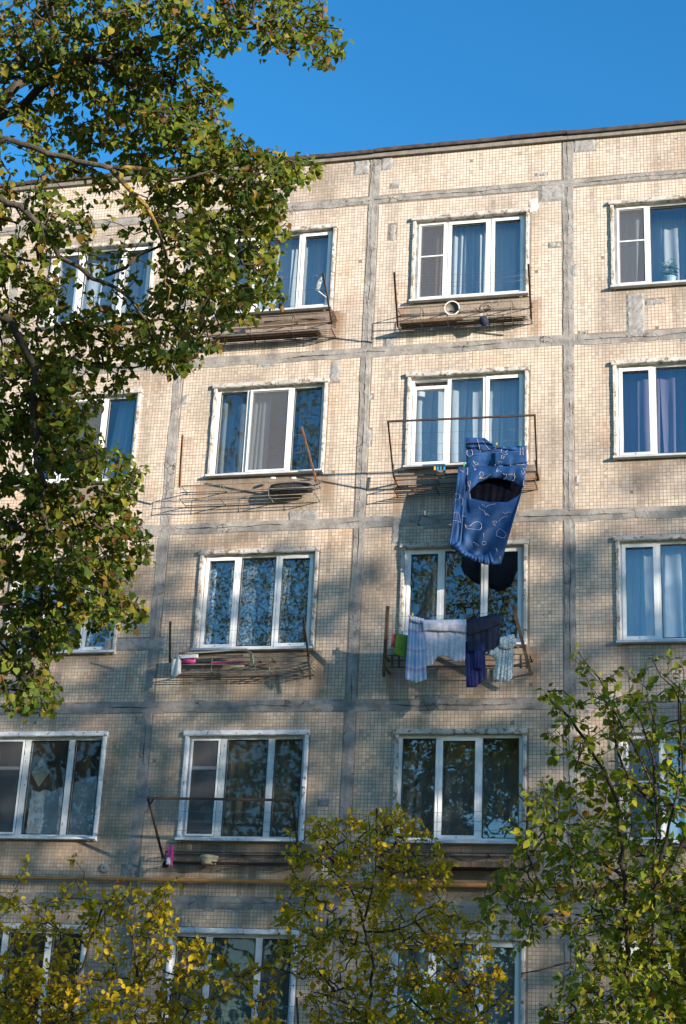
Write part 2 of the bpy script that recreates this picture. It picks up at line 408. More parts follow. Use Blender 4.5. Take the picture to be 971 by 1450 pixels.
def tile_color(x, z, F):
    n = len(x); base = np.array([.625, .52, .425]); 
    c = np.tile(base, (n, 1))
    c *= (1 + RNG.normal(0, .075, (n, 1)))
    hue = RNG.random(n)
    c[hue > .93] *= np.array([.88, .90, .94]); c[hue < .05] *= np.array([1.0, .92, .84])
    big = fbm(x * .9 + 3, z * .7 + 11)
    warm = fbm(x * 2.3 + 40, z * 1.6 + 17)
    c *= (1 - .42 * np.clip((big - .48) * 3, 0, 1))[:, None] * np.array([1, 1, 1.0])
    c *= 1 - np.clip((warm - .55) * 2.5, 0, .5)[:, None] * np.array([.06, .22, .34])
    streak = fbm(x * 9 + 5, z * .55 + 2)
    c *= (1 - .32 * np.clip((streak - .52) * 3, 0, 1))[:, None]
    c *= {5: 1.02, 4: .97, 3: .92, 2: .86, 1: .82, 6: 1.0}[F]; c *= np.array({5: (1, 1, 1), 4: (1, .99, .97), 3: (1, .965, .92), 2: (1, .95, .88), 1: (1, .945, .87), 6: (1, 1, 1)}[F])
    for (x0, x1, zt, ln, k, sc) in STAIN:
        if zt < z.min() - .1 or zt - ln > z.max() + .1: continue
        ex = np.clip((x - x0 + .06) / .14, 0, 1) * np.clip((x1 + .06 - x) / .14, 0, 1)
        lx = ln * (.45 + .9 * vnoise(x * 11, x * 0 + zt))
        ez = np.where(z < zt + .02, np.clip(1 - (zt - z) / lx, 0, 1), 0) ** .7
        a_ = (k * ex * ez * (.65 + .5 * vnoise(x * 14, z * 3)))[:, None]
        c = c * (1 - np.clip(a_, 0, .92)) + sc * np.clip(a_, 0, .92)
    return np.clip(c, .02, .80)

PITCH_T = .0508; TS = .0226
def tiles(x0, x1, z0, z1, holes, F, parent):
    nx = int((x1 - x0) / PITCH_T); nz = int((z1 - z0) / PITCH_T)
    ox = (x1 - x0 - (nx - 1) * PITCH_T) / 2; oz = (z1 - z0 - (nz - 1) * PITCH_T) / 2
    X, Z = np.meshgrid(x0 + ox + np.arange(nx) * PITCH_T, z0 + oz + np.arange(nz) * PITCH_T)
    X = X.ravel(); Z = Z.ravel(); keep = RNG.random(len(X)) > .0012
    for (a0, a1, b0, b1) in holes:
        keep &= ~((X > a0 - .006) & (X < a1 + .006) & (Z > b0 - .006) & (Z < b1 + .006))
    X = X[keep]; Z = Z[keep]; n = len(X)
    # sheets of tile were laid in squares: each sheet sits a touch off
    sx = np.floor((X - x0) / (PITCH_T * 10)); sz = np.floor((Z - z0) / (PITCH_T * 10))
    X = X + (vnoise(sx * 3.7 + .5, sz * 5.1 + F) - .5) * .006; Z = Z + (vnoise(sx * 2.3 + 8.5, sz * 4.1 + F) - .5) * .006
    hx = TS + RNG.normal(0, .0003, n); jy = RNG.normal(0, .0004, (n, 4)) + RNG.normal(0, .0002, (n, 1))
    cx = np.array([-1, 1, 1, -1]); cz = np.array([-1, -1, 1, 1])
    V = np.zeros((n, 8, 3))
    V[:, :4, 0] = X[:, None] + cx * hx[:, None]; V[:, :4, 2] = Z[:, None] + cz * hx[:, None]; V[:, :4, 1] = .003
    V[:, 4:, 0] = X[:, None] + cx * (hx - .0008)[:, None]; V[:, 4:, 2] = Z[:, None] + cz * (hx - .0008)[:, None]; V[:, 4:, 1] = -.0012 + jy
    base = np.array([[4,5,6,7],[0,1,5,4],[1,2,6,5],[2,3,7,6],[3,0,4,7]])
    Fc = (base[None] + (np.arange(n) * 8)[:, None, None]).reshape(-1, 4)
    o = np_mesh('mosaic_tiles', V.reshape(-1, 3), Fc, M['tile'], parent); o['kind'] = 'stuff'
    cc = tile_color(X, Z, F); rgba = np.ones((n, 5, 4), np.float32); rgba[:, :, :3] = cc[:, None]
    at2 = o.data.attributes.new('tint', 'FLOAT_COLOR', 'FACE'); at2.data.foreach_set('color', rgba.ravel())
    return o

for c in range(6):
    for F in range(1, 7):
        x0, x1, z0, z1 = XJ[c] + .012, XJ[c + 1] - .012, ZJ[F - 1] + .012, ZJ[F] - (.012 if F < 6 else 0)
        b = MB()
        if F < 6:
            a0, a1, b0, b1 = wrect(c, F); a0 += .055; a1 -= .055; b0 += .055; b1 -= .06
            b.box((x0, 0, z0), (a0, .30, z1)); b.box((a1, 0, z0), (x1, .30, z1))
            b.box((a0, 0, z0), (a1, .30, b0)); b.box((a0, 0, b1), (a1, .30, z1))
        else: b.box((x0, 0, z0), (x1, .30, z1))
        pn = b.build('wall_panel' if F < 6 else 'parapet_panel', M['grout'], bld)
        holes = PR + PW + ([wrect(c, F)] if F < 6 else [])
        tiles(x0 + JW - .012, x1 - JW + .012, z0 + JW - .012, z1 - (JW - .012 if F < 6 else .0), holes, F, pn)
b = MB().box((XJ[0], .005, 0), (XJ[6], .3, ZJ[0] - .02)); b.build('plinth', M['plinth'], bld)
b = MB().box((XJ[0], .31, 15.55), (XJ[6], 12, 15.66)).box((XJ[0], .31, 0), (XJ[0] + .2, 12, 15.54)).box((XJ[6] - .2, .31, 0), (XJ[6], 12, 15.54)).box((XJ[0] + .2, 11.8, 0), (XJ[6] - .2, 12, 15.54))
b.build('building_shell', M['slab'], bld)

# mortar joints: jagged bands with a cracked centre line
def joint(p, q, horizontal, width=JW + .012, crack=.5):
    p = np.asarray(p, float); q = np.asarray(q, float); L = np.linalg.norm(q - p); n = max(4, int(L / .035))
    s = np.linspace(0, L, n); sd = RNG.random() * 200
    ts = np.array([-1, -.93, -.55, -.09, 0, .09, .55, .93, 1.0])
    P = np.zeros((n, len(ts), 3)); d = (q - p) / L; e = np.array([0, 0, 1.0]) if horizontal else np.array([1.0, 0, 0])
    cen = (fbm(s * 2.2 + sd, s * 0 + 1) - .5) * .7 + np.cumsum(RNG.normal(0, .02, n)) * .25
    cen = np.clip(cen, -.5, .5)
    on = np.clip((vnoise(s * 1.3 + sd, s * 0 + 7) - (1 - crack)) * 6, 0, 1)
    step = np.round(vnoise(s * 5 + sd, s * 0 + 31) * 2) / 2 - .5
    wl = width * (1 + .34 * (vnoise(s * 2.6 + sd, s * 0 + 3) - .5) + .16 * step + RNG.normal(0, .03, n))
    wr = width * (1 + .34 * (vnoise(s * 2.4 + sd + 50, s * 0 + 4) - .5) - .16 * step + RNG.normal(0, .03, n))
    for j, t in enumerate(ts):
        off = np.where(t < 0, t * wl, t * wr)
        if abs(t) < .1: off = cen * width + t * width * (.25 + .9 * vnoise(s * 9 + sd, s * 0 + 13)) * (.3 + on)
        hgt = np.full(n, -.004) - .006 * fbm(s * 7 + sd, s * 0 + t * 9)
        if abs(t) == 1: hgt = np.full(n, .002)
        if t == 0: hgt = hgt + on * .034
        elif abs(t) < .1: hgt = hgt - .006 * RNG.random(n)
        P[:, j] = p + d * s[:, None] + e * off[:, None]; P[:, j, 1] = hgt
    if horizontal: P = P[:, ::-1]
    return MB().grid(P[:, ::-1])
for i, x in enumerate(XJ):
    for F in range(1, 7):
        z0, z1 = ZJ[F - 1], ZJ[F]
        cr = {4: .75, 3: .55, 2: .3}.get(i, .4)
        wob = (vnoise(i * 7.3, F * 3.1) - .5) * .02
        joint((x + wob, 0, z0 + JW * .9), (x + wob, 0, z1 - (JW * .9 if F < 6 else 0)), False, crack=cr).build('vertical_joint', M['joint'], bld)
for F in range(6):
    for c in range(6):
        z = ZJ[F] + ((-.02 if c >= 4 else .0) if F in (4, 3) else 0)
        joint((XJ[c] + .0, 0, z), (XJ[c + 1] - .0, 0, z), True, JW + (.018 if F != 5 else .0), crack=.62 if F in (3, 4, 5) else .4).build('horizontal_joint', M['joint'], bld)

def patch(r, mat):
    x0, x1, z0, z1 = r; nx = max(3, int((x1 - x0) / .04) + 2); nz = max(3, int((z1 - z0) / .04) + 2)
    P = np.zeros((nx, nz, 3)); gx = np.linspace(x0 - .01, x1 + .01, nx); gz = np.linspace(z0 - .01, z1 + .01, nz)
    P[:, :, 0] = gx[:, None] + RNG.normal(0, .008, (nx, nz)); P[:, :, 2] = gz[None] + RNG.normal(0, .008, (nx, nz))
    P[:, :, 1] = -.008 - .006 * RNG.random((nx, nz)); P[0, :, 1] = P[-1, :, 1] = .002; P[:, 0, 1] = P[:, -1, 1] = .002
    MB().grid(P[::-1, ::-1] if False else P).build('cement_patch', mat, bld)
for r in PR: patch(r, M['patch'])
for r in PW: patch(r, M['white_patch'])

# roof edge: dark sheet metal with a paler drip edge, one length per panel, seams showing
for c in range(6):
    x0, x1 = XJ[c], XJ[c + 1]; n = 12
    P = []
    for i in range(n + 1):
        x = x0 + .004 + (x1 - x0 - .008) * i / n; d = .012 * (vnoise(x * 1.7, 3.0) - .5) + (.012 if c % 2 else 0)
        P.append([(x, .34, 15.76 + d), (x, -.085, 15.735 + d), (x, -.10, 15.685 + d), (x, -.092, 15.668 + d), (x, -.02, 15.672 + d)])
    f = MB().grid(P).build('roof_flashing', M['flash'], bld)
    MB().box((x0 + .002, -.055, 15.60), (x1 - .002, -.008, 15.667)).build('fascia_strip', M['flash2'], f)

# ------------------------------------------------------------------ windows
def rough_bar(b, p, q, w0, d0, nseg, jit, yb):
    """plaster bar on the wall from p to q (x,z), width w0, proud d0, back at yb"""
    p = np.array(p, float); q = np.array(q, float); L = np.linalg.norm(q - p); d = (q - p) / L; e = np.array([-d[1], d[0]])
    s = np.linspace(0, 1, nseg + 1); P = []
    for k in s:
        c = p + (q - p) * k; j = RNG.normal(0, jit, 5)
        ring = [(-w0 / 2 + j[0] * .5, yb), (-w0 / 2 + j[0], -d0 + .010 + j[1]), (-w0 / 2 + .012 + j[2], -d0 + j[1]), (w0 / 2 - .012 + j[3], -d0 + j[4]), (w0 / 2 + j[3] * .6, -d0 + .010 + j[4]), (w0 / 2 + j[3] * .4, yb)]
        P.append([(c[0] + e[0] * t, y, c[1] + e[1] * t) for t, y in ring])
    b.grid(P); n = len(b.v); m_ = 6; first = n - m_ * (nseg + 1)
    b.f.append(tuple(range(first, first + m_))); b.f.append(tuple(range(n - m_, n))[::-1])

def frame_ring(b, x0, x1, z0, z1, w_, y0, y1):
    b.box((x0, y0, z0), (x1, y1, z0 + w_)); b.box((x0, y0, z1 - w_), (x1, y1, z1))
    b.box((x0, y0, z0 + w_), (x0 + w_, y1, z1 - w_)); b.box((x1 - w_, y0, z0 + w_), (x1, y1, z1 - w_))

def quad(x0, x1, z0, z1, y, tilt=0, yaw=0):
    return MB().grid([[(x0, y + yaw / 2, z0), (x0, y + tilt + yaw / 2, z1)], [(x1, y - yaw / 2, z0), (x1, y + tilt - yaw / 2, z1)]])

def window(c, F, lights, old=False, label=None):
    x0, x1, zb, zt = wrect(c, F); cm = M['casing_blue'] if old else M['casing']; fm = M['oldwood'] if old else M['pvc']
    ix0, ix1, iz0, iz1 = x0 + .058, x1 - .058, zb + .055, zt - .075
    FY = .045
    b = MB(); fw = .042 if not old else .035
    frame_ring(b, ix0 - .02, ix1 + .02, iz0 - .02, iz1 + .03, fw + .02, FY, FY + .075)
    W = ix1 - ix0; xs = [ix0 + fw]; acc = 0; inn = W - 2 * fw; mw = .052 if not old else .085
    edges = []
    for i, (fr_, kind) in enumerate(lights):
        a_ = ix0 + fw + inn * acc + (mw / 2 if i else 0); acc += fr_
        e_ = ix0 + fw + inn * acc - (mw / 2 if i < len(lights) - 1 else 0); edges.append((a_, e_, kind))
        if i < len(lights) - 1: b.box((e_, FY - .004, iz0 + fw), (e_ + mw, FY + .07, iz1 - .05 + .02))
    win = b.build('window', fm, bld)
    if label: win['label'] = label
    # plaster casing round the opening, broken lip at the top
    b = MB()
    rough_bar(b, (x0 + .03, zb + .0), (x0 + .03, zt - .07), .058, .036, 22, .0018, .05)
    rough_bar(b, (x1 - .03, zb + .0), (x1 - .03, zt - .07), .058, .036, 22, .0018, .05)
    rough_bar(b, (x0 - .012, zt - .036), (x1 + .012, zt - .036), .070, .055, 30, .0028, .05)
    b.build('casing', cm, win)
    MB().grid([[(x0 + (x1 - x0) * i / 8, .055, zb + .075), (x0 + (x1 - x0) * i / 8, -.088, zb + .048 + RNG.normal(0, .002)), (x0 + (x1 - x0) * i / 8, -.092, zb + .015), (x0 + (x1 - x0) * i / 8, -.02, zb + .008)] for i in range(9)]).build('sill', M['sill'] if not old else M['oldwood'], win)
    z0, z1 = iz0 + fw, iz1 - .03
    for (a_, e_, kind) in edges:
        ga, ge, gz0, gz1, gy = a_, e_, z0, z1, FY + .035; tilt = 0; sw = .05
        if kind.startswith(('sash', 'net', 'low')):
            b = MB(); zt_ = z1 - (.10 if kind.startswith('low') else 0); yy = FY - .012
            frame_ring(b, a_ - .008, e_ + .008, z0 - .012, zt_ + (.008 if not kind.startswith('low') else 0), sw, yy, FY + .05)
            b.build('sash', fm, win)
            ga, ge, gz0, gz1 = a_ + sw - .012, e_ - sw + .012, z0 + sw - .016, zt_ - sw + .012
        else:
            b = MB(); frame_ring(b, a_ - .004, e_ + .004, z0 - .006, z1 + .004, .018, FY + .006, FY + .05); b.build('glazing_bead', fm, win)
            ga, ge, gz0, gz1 = a_ + .010, e_ - .010, z0 + .008, z1 - .010
        b = MB(); frame_ring(b, ga - .002, ge + .002, gz0 - .002, gz1 + .002, .009, FY + .0, FY + .03); b.build('gasket', M['gasket'], win)
        if 'fort' in kind:
            zm = gz0 + (gz1 - gz0) * .70
            MB().box((ga, FY - .01, zm - .022), (ge, FY + .05, zm + .022)).build('transom', fm, win)
        jt = RNG.normal(0, .0022); jw = RNG.normal(0, .0016)
        quad(ga, ge, gz0, gz1, gy, jt, jw).build('pane', M['glass_old' if old else 'glass'], win)
        if 'net' in kind:
            b = MB(); frame_ring(b, a_ + .004, e_ - .004, z0 + .004, z1 - .004, .024, FY - .030, FY - .016)
            if 'bar' in kind: b.box((a_ + .02, FY - .029, z0 + (z1 - z0) * .55), (e_ - .02, FY - .017, z0 + (z1 - z0) * .55 + .02))
            sc_ = b.build('screen_frame', M['pvc'], win)
            quad(a_ + .02, e_ - .02, z0 + .02, z1 - .02, FY - .020).build('insect_screen', M['net'], win)
        if kind.startswith('sash'):
            MB().box(((a_ + e_) / 2 - .03, FY - .017, z0 + .008), ((a_ + e_) / 2 - .005, FY - .012, z0 + .016)).build('drain_cap', M['gasket'], win)
    # the room behind
    b = MB(); rx0, rx1, rz0, rz1 = XJ[c] + .1, XJ[c + 1] - .1, zb - .75, zt + .28
    n = len(b.v); b.v += [(rx0, .31, rz0), (rx1, .31, rz0), (rx1, 3.2, rz0), (rx0, 3.2, rz0), (rx0, .31, rz1), (rx1, .31, rz1), (rx1, 3.2, rz1), (rx0, 3.2, rz1)]
    b.f += [(0, 1, 2, 3), (4, 7, 6, 5), (2, 6, 7, 3), (0, 3, 7, 4), (1, 5, 6, 2)]
    b.build('room_interior', M['room'], win)
    return win

S, X_, N, NB, NF = 'sash', 'fix', 'sash net', 'sash net bar', 'sash net fort'
SPEC = {
 (1,5): ([(.28,S),(.42,X_),(.30,S)],0), (1,4): ([(.28,S),(.42,N),(.30,X_)],0), (1,3): ([(.30,S),(.40,X_),(.30,S)],0),
 (1,2): ([(.30,'fix fort net'),(.42,X_),(.28,X_)],1), (1,1): ([(.30,X_),(.40,X_),(.30,X_)],1),
 (2,5): ([(.28,S),(.42,X_),(.30,S)],0), (2,4): ([(.285,X_),(.425,N),(.29,X_)],0), (2,3): ([(.31,S),(.365,X_),(.325,S)],0),
 (2,2): ([(.29,'fix fort net'),(.43,X_),(.28,X_)],1), (2,1): ([(.29,'fix fort'),(.43,X_),(.28,X_)],1),
 (3,5): ([(.275,NB),(.415,S),(.31,S)],0), (3,4): ([(.33,'low'),(.33,X_),(.34,S)],0), (3,3): ([(.31,S),(.36,X_),(.33,S)],0),
 (3,2): ([(.31,X_),(.36,S),(.33,X_)],0), (3,1): ([(.32,S),(.36,X_),(.32,S)],0),
 (4,5): ([(.285,NB),(.43,X_),(.285,S)],0), (4,4): ([(.30,S),(.42,X_),(.28,S)],0), (4,3): ([(.30,S),(.42,X_),(.28,S)],0),
 (4,2): ([(.30,NB),(.42,X_),(.28,S)],0), (4,1): ([(.30,S),(.42,X_),(.28,S)],0)}
for c in range(6):
    for F in range(1, 6):
        ls, old = SPEC.get((c, F), ([(.30, S), (.40, X_), (.30, S)], 0))
        window(c, F, ls, bool(old), 'window in old flaking blue-white wooden frames' if old else None)

# ------------------------------------------------------------------ curtains and things behind the glass
def curtain(name, label, c, F, t0, t1, mat, y=.25, folds=9, amp=.022, top=1.02, bot=-.06, flare=0.0, group='curtains behind the windows', tied=0.0):
    x0, x1, zb, zt = wrect(c, F); W = x1 - x0; n = int(folds * 8); zz = np.linspace(zt - (1 - top) * WH, zb + bot * WH, 14)
    P = np.zeros((n, len(zz), 3)); s = np.linspace(0, 1, n); ph = RNG.random() * 6
    for j, z in enumerate(zz):
        k = j / (len(zz) - 1); sw_ = s + .018 * np.sin(s * folds * 3.1 + k * 2.1 + ph)
        xa = x0 + W * (t0 + flare * k); xb = x0 + W * (t1 - tied * k)
        P[:, j, 0] = xa + (xb - xa) * sw_
        P[:, j, 1] = y + amp * (.5 + .5 * k) * np.sin(2 * math.pi * folds * s + .8 * np.sin(7 * s + ph) + .4 * k) + .012 * vnoise(s * 20 + ph, s * 0 + k * 3)
        P[:, j, 2] = z
    b = MB().grid(P); rod = None
    o = b.build(name, mat, None, (x0 + W * (t0 + t1) / 2, y, zt), smooth=True)
    return tag(o, label, 'curtain', group)
curtain('curtain', 'pale sheer curtain in the top floor window behind the big tree branches', 1, 5, -.1, 1.1, M['sheer'], folds=13)
curtain('curtain', 'pale sheer curtain in the top floor window partly hidden by leaves, jar hung outside', 2, 5, -.1, 1.1, M['sheer'], folds=15)
curtain('curtain', 'brown curtain behind the screened left light of the top middle window', 3, 5, -.05, .24, M['cur_brown'], folds=5, amp=.02)
curtain('curtain', 'white pleated curtain in the middle light of the window over the round basin', 3, 5, .27, .66, M['sheer'], folds=8, amp=.03)
curtain('curtain', 'plain pale curtain in the right light of the window over the round basin', 3, 5, .67, 1.1, M['sheer'], folds=4, amp=.01)
curtain('curtain', 'grey-white curtain strip behind the screened light beside the potted plant', 4, 5, -.02, .24, M['sheer'], folds=3, amp=.03, tied=.05)
curtain('curtain', 'long sheer curtain behind the potted plant on the top right window', 4, 5, .30, 1.1, M['sheer'], folds=10, y=.42)
curtain('curtain', 'pale blue curtain drawn aside in window beside the hanging branch, fourth floor', 1, 4, .76, 1.05, M['cur_blue'], folds=4, flare=-.1, y=.25)
curtain('curtain', 'thin tulle at the left light of the window above the black plastic bag', 2, 4, -.05, .30, M['sheer_thin'], folds=5, flare=.0)
curtain('curtain', 'thin tulle gathered inside the screened centre light above the black plastic bag', 2, 4, .30, .47, M['sheer'], folds=4, flare=-.02)
curtain('curtain', 'thin tulle in the right light of the window above the black plastic bag', 2, 4, .72, 1.05, M['sheer_thin'], folds=5)
curtain('curtain', 'full width white sheer curtain behind the window with blue bedding hung outside', 3, 4, -.1, 1.1, M['sheer'], folds=17, amp=.025)
curtain('curtain', 'lilac curtain in the left light of the right hand fourth floor window', 4, 4, -.1, .36, M['cur_purple'], folds=5, amp=.03)
curtain('curtain', 'lilac curtain in the wide light of the right hand fourth floor window', 4, 4, .38, 1.1, M['cur_purple'], folds=7, amp=.03)
curtain('curtain', 'glittering patterned tulle behind the window over the rack of stored planks', 2, 3, -.1, 1.1, M['tulle'], folds=12, amp=.012, y=.22)
curtain('curtain', 'patterned tulle in the third floor window below the hanging branch tips', 1, 3, -.1, 1.1, M['tulle'], folds=12, amp=.012, y=.22)
curtain('curtain', 'thin sheer curtain at the left light of the window behind the laundry', 3, 3, .12, .34, M['sheer_thin'], folds=5)
curtain('curtain', 'white sheer curtain in the third floor window right of the laundry', 4, 3, -.1, 1.1, M['sheer'], folds=14, amp=.028)
curtain('curtain', 'olive curtain in the centre light behind the brown clothes frame', 2, 2, .30, .72, M['cur_olive'], folds=6, amp=.03)
curtain('curtain', 'olive curtain in the right light behind the brown clothes frame', 2, 2, .72, 1.05, M['cur_olive'], folds=4, amp=.02)
curtain('curtain', 'thin tulle in the window just above the ochre gas pipe, dark room behind', 3, 2, -.05, 1.05, M['sheer_thin'], folds=10, y=.5)
curtain('curtain', 'pale blue curtain in the right second floor window behind the green sapling', 4, 2, .30, 1.1, M['cur_blue'], folds=9)
curtain('curtain', 'lace curtain in the ground floor window behind teal clothes lines', 2, 1, -.05, 1.05, M['sheer_thin'], folds=10, y=.5)
curtain('curtain', 'sheer curtain in the ground floor window behind the middle yellow tree', 3, 1, -.05, 1.05, M['cur_blue'], folds=12)
# plastic wrap and card leaning inside the old window at left
x0, x1, zb, zt = wrect(1, 2); W = x1 - x0
P = np.zeros((10, 8, 3))
for i in range(10):
    for j in range(8):
        s, k = i / 9, j / 7
        P[i, j] = (x0 + W * (.34 + .30 * s), .24 + .03 * RNG.random(), zb + .10 + (.62 + .10 * vnoise(s * 5, 2)) * k)
tag(MB().grid(P).build('plastic_sheet', M['foil'], None, P[0, 0], smooth=True), 'crumpled pale plastic sheet inside the old window at left', 'plastic sheet')
P = np.zeros((8, 8, 3))
for i in range(8):
    for j in range(8):
        s, k = i / 7, j / 7
        P[i, j] = (x0 + W * (.70 + .24 * s), .24 + .03 * RNG.random(), zb + .10 + (.78 + .12 * s) * k)
tag(MB().grid(P).build('wrapped_parcel', M['foil'], None, P[0, 0], smooth=True), 'grey wrapped parcel behind right light of the old window at left', 'parcel')
b = MB(); cx, cz = x0 + W * .40, zb + 1.0
b.v = [(cx - .12, .20, cz), (cx + .02, .20, cz - .20), (cx + .17, .20, cz + .02), (cx + .02, .20, cz + .22)] + [(cx - .12, .207, cz), (cx + .02, .207, cz - .20), (cx + .17, .207, cz + .02), (cx + .02, .207, cz + .22)]
b.f = [(0, 1, 2, 3), (7, 6, 5, 4), (0, 4, 5, 1), (1, 5, 6, 2), (2, 6, 7, 3), (3, 7, 4, 0)]
tag(b.build('paper_card', M['paper'], None, (cx, .2, cz)), 'yellow-green diamond shaped card stuck inside the old window at left', 'card')
# houseplant on the inner sill of the top right window
x0, x1, zb, zt = wrect(4, 5); pp = np.array([x0 + (x1 - x0) * .47, .24, zb + .12])
t = thing('potted_plant', pp, 'leafy houseplant in a pale pot on inner sill of top right window', 'plant')
MB().lathe(pp, [(.0, 0), (.075, 0), (.10, .13), (.105, .13), (.105, .15), (.09, .15), (.085, .13), (0, .13)], 16).build('pot', M['terra'], t, smooth=False)
st = MB(); lf = MB()
for i in range(9):
    an = RNG.random() * 6.28; tip = pp + np.array([math.cos(an) * .17 * RNG.random(), math.sin(an) * .07, .30 + .20 * RNG.random()])
    st.tube([pp + np.array([0, 0, .12]), (pp + tip) / 2 + np.array([0, 0, .08]), tip], [.006, .005, .003], 5)
    for k in range(13):
        a_ = RNG.random() * 6.28; q = pp + (tip - pp) * (.55 + .45 * RNG.random()); dr = np.array([math.cos(a_), .5 * math.sin(a_), -.25 + .5 * RNG.random()]); ln = .07 + .05 * RNG.random()
        sdv = np.array([-dr[2], .2, dr[0]]) * .014; n = len(lf.v)
        lf.v += [tuple(q), tuple(q + dr * ln * .5 + sdv), tuple(q + dr * ln - np.array([0, 0, .02])), tuple(q + dr * ln * .5 - sdv)]; lf.f.append((n, n + 1, n + 2, n + 3))
st.build('stem', M['plant_leaf'], t); o = lf.build('leaves', M['plant_leaf'], t); o['kind'] = 'stuff'

# ------------------------------------------------------------------ gas pipe
gy = -.13; pA, pB = at(0, 1242, gy), at(500, 1250, gy); d = (pB - pA) / (pB[0] - pA[0])
xs = [XJ[0] - .5 + 1.5 * i for i in range(14)]; zp = lambda x: 3.985 + .0 * x
zmean = (pA[2] + pB[2]) / 2
t = thing('gas_pipe', (3, gy, zmean), 'long ochre gas pipe running along the wall above the ground floor', 'pipe')
MB().tube([(-5.9, gy, pA[2] + (-5.9 - pA[0]) * d[2]), (1.0, gy, pA[2] + (1.0 - pA[0]) * d[2]), (12, gy, pA[2] + (12 - pA[0]) * d[2])], .030, 12).build('pipe', M['gas'], t, smooth=True)
for x in (-3.3, -.15, 2.7, 5.6, 8.7):
    z = pA[2] + (x - pA[0]) * d[2]
    MB().box((x - .02, gy - .005, z - .05), (x + .02, .01, z - .032)).box((x - .02, gy - .04, z - .05), (x + .02, gy - .034, z + .01)).build('bracket', M['gas'], t)
    MB().tube([(x + .06, gy, z), (x + .10, gy, z)], .037, 12).build('coupling', M['gas'], t)
vc = at(196, 1258, gy)
MB().lathe((vc[0], gy, vc[2] - .05), [(0, -.03), (.035, -.03), (.045, 0), (.035, .05), (.02, .07), (0, .07)], 12).build('valve', M['gas'], t)
v0 = at(148, 1229, -.01)
t = thing('vent_cap', v0, 'small round grey vent cap on wall above the gas pipe', 'vent')
MB().lathe(v0, [(0, .03), (.04, .03), (.06, .02), (.065, .0), (.065, -.01)], 18, (0, -1, 0)).build('cap', M['patch'], t)
MB().lathe(v0 + np.array([0, -.031, 0]), [(0, .004), (.015, .004), (.015, 0)], 10, (0, -1, 0)).build('screw', M['rust'], t)

# ------------------------------------------------------------------ racks
def sub(root, name, mat, fn, smooth=False):
    b = MB(); fn(b); return b.build(name, mat, root, smooth=smooth)
def sag(p, q, s, n=9):
    p = np.asarray(p, float); q = np.asarray(q, float)
    return [p + (q - p) * k + np.array([0, 0, -4 * s * k * (1 - k)]) for k in np.linspace(0, 1, n)]
def rail(root, p, q, r, mat, s=.004, name='rail'):
    MB().tube(sag(p, q, s, 7), r, 6).build(name, mat, root, smooth=True)
RG = 'drying racks fixed under the windows'
def basket(root, xl, xr, zt, zb, yo, mat, mids, nrow=3, nfloor=2, r=.008, end=True, slope=0.0):
    for k in range(nrow):
        z = zt + (zb - zt) * k / max(1, nrow - 1)
        rail(root, (xl, yo, z), (xr, yo, z + slope), r, mat)
        if k in (0, nrow - 1): rail(root, (xl, -.045, z), (xr, -.045, z + slope), r * .9, mat)
    for k in range(nfloor):
        y = yo + (-.045 - yo) * (k + 1) / (nfloor + 1)
        rail(root, (xl, y, zb), (xr, y, zb + slope), r * .9, mat, name='floor_bar')
    for x in [xl, xr] + [xl + (xr - xl) * m_ for m_ in mids]:
        dz = slope * (x - xl) / (xr - xl)
        MB().tube([(x, .0, zt + dz), (x, yo - .012, zt + dz), (x, yo - .012, zb + dz - .006), (x, .0, zb + dz - .006)], r, 6).build('bracket', mat, root)

# A: top floor, second column
yo = -.29; pr = at(471, 442, yo); pb = at(472, 466, yo); pl = at(296, 462, yo)
t = thing('drying_rack', ((pl[0] + pr[0]) / 2, 0, pb[2]), 'rusty rail basket under the top window beside leaves, bottle on post', 'drying rack', RG)
basket(t, pl[0], pr[0], pr[2], pb[2], yo, M['rust'], (.35, .68), 4, 3, .0085)
sub(t, 'shelf_board', M['board'], lambda b: b.box((pl[0] + .05, yo + .02, pb[2] + .008), (pr[0] - .2, -.06, pb[2] + .03)))
sub(t, 'shelf_slat', M['wood'], lambda b: b.box((pl[0] + .02, yo - .028, pr[2] - .13), (pr[0] - .1, yo - .014, pr[2] - .09)))
pt = at(457, 386, yo - .7)
sub(t, 'post', M['dark_steel'], lambda b: b.bar(pr + np.array([0, 0, -.2]), pt, .024, .024))
pl2 = np.array([pl[0], yo - .7, pt[2] - .05])
sub(t, 'post', M['dark_steel'], lambda b: b.bar((pl[0], yo, pb[2]), pl2, .024, .024))
for k in (.95, .62, .25):
    a_ = pr + (pt - pr) * k; b_ = np.array([pl[0], yo, pr[2]]) + (pl2 - np.array([pl[0], yo, pr[2]])) * k
    rail(t, a_, b_, .0022, M['wire'], .02, 'line')
for k in range(6):
    z = pr[2] - .02 - .035 * k
    MB().tube([(pr[0] - .06, yo + .02, z), (pr[0] + .02, yo - .03, z + .02), (pr[0] + .03, yo + .1, z - .02), (pr[0] - .05, yo + .08, z)], .006, 5).build('wire_tie', M['rust'], t)
bt = at(452, 402, yo - .56)
t = thing('bottle', bt, 'small clear bottle hung on a stick beside the rack post', 'bottle')
MB().lathe(bt, [(0, -.105), (.03, -.10), (.032, .05), (.012, .085), (.012, .11), (0, .11)], 14, (.25, 0, 1)).build('glass_body', M['bottle'], t, smooth=True)
MB().tube([bt + np.array([-.03, 0, -.1]), at(463, 422, yo - .36)], .006, 6).build('stick', M['enamel'], t)

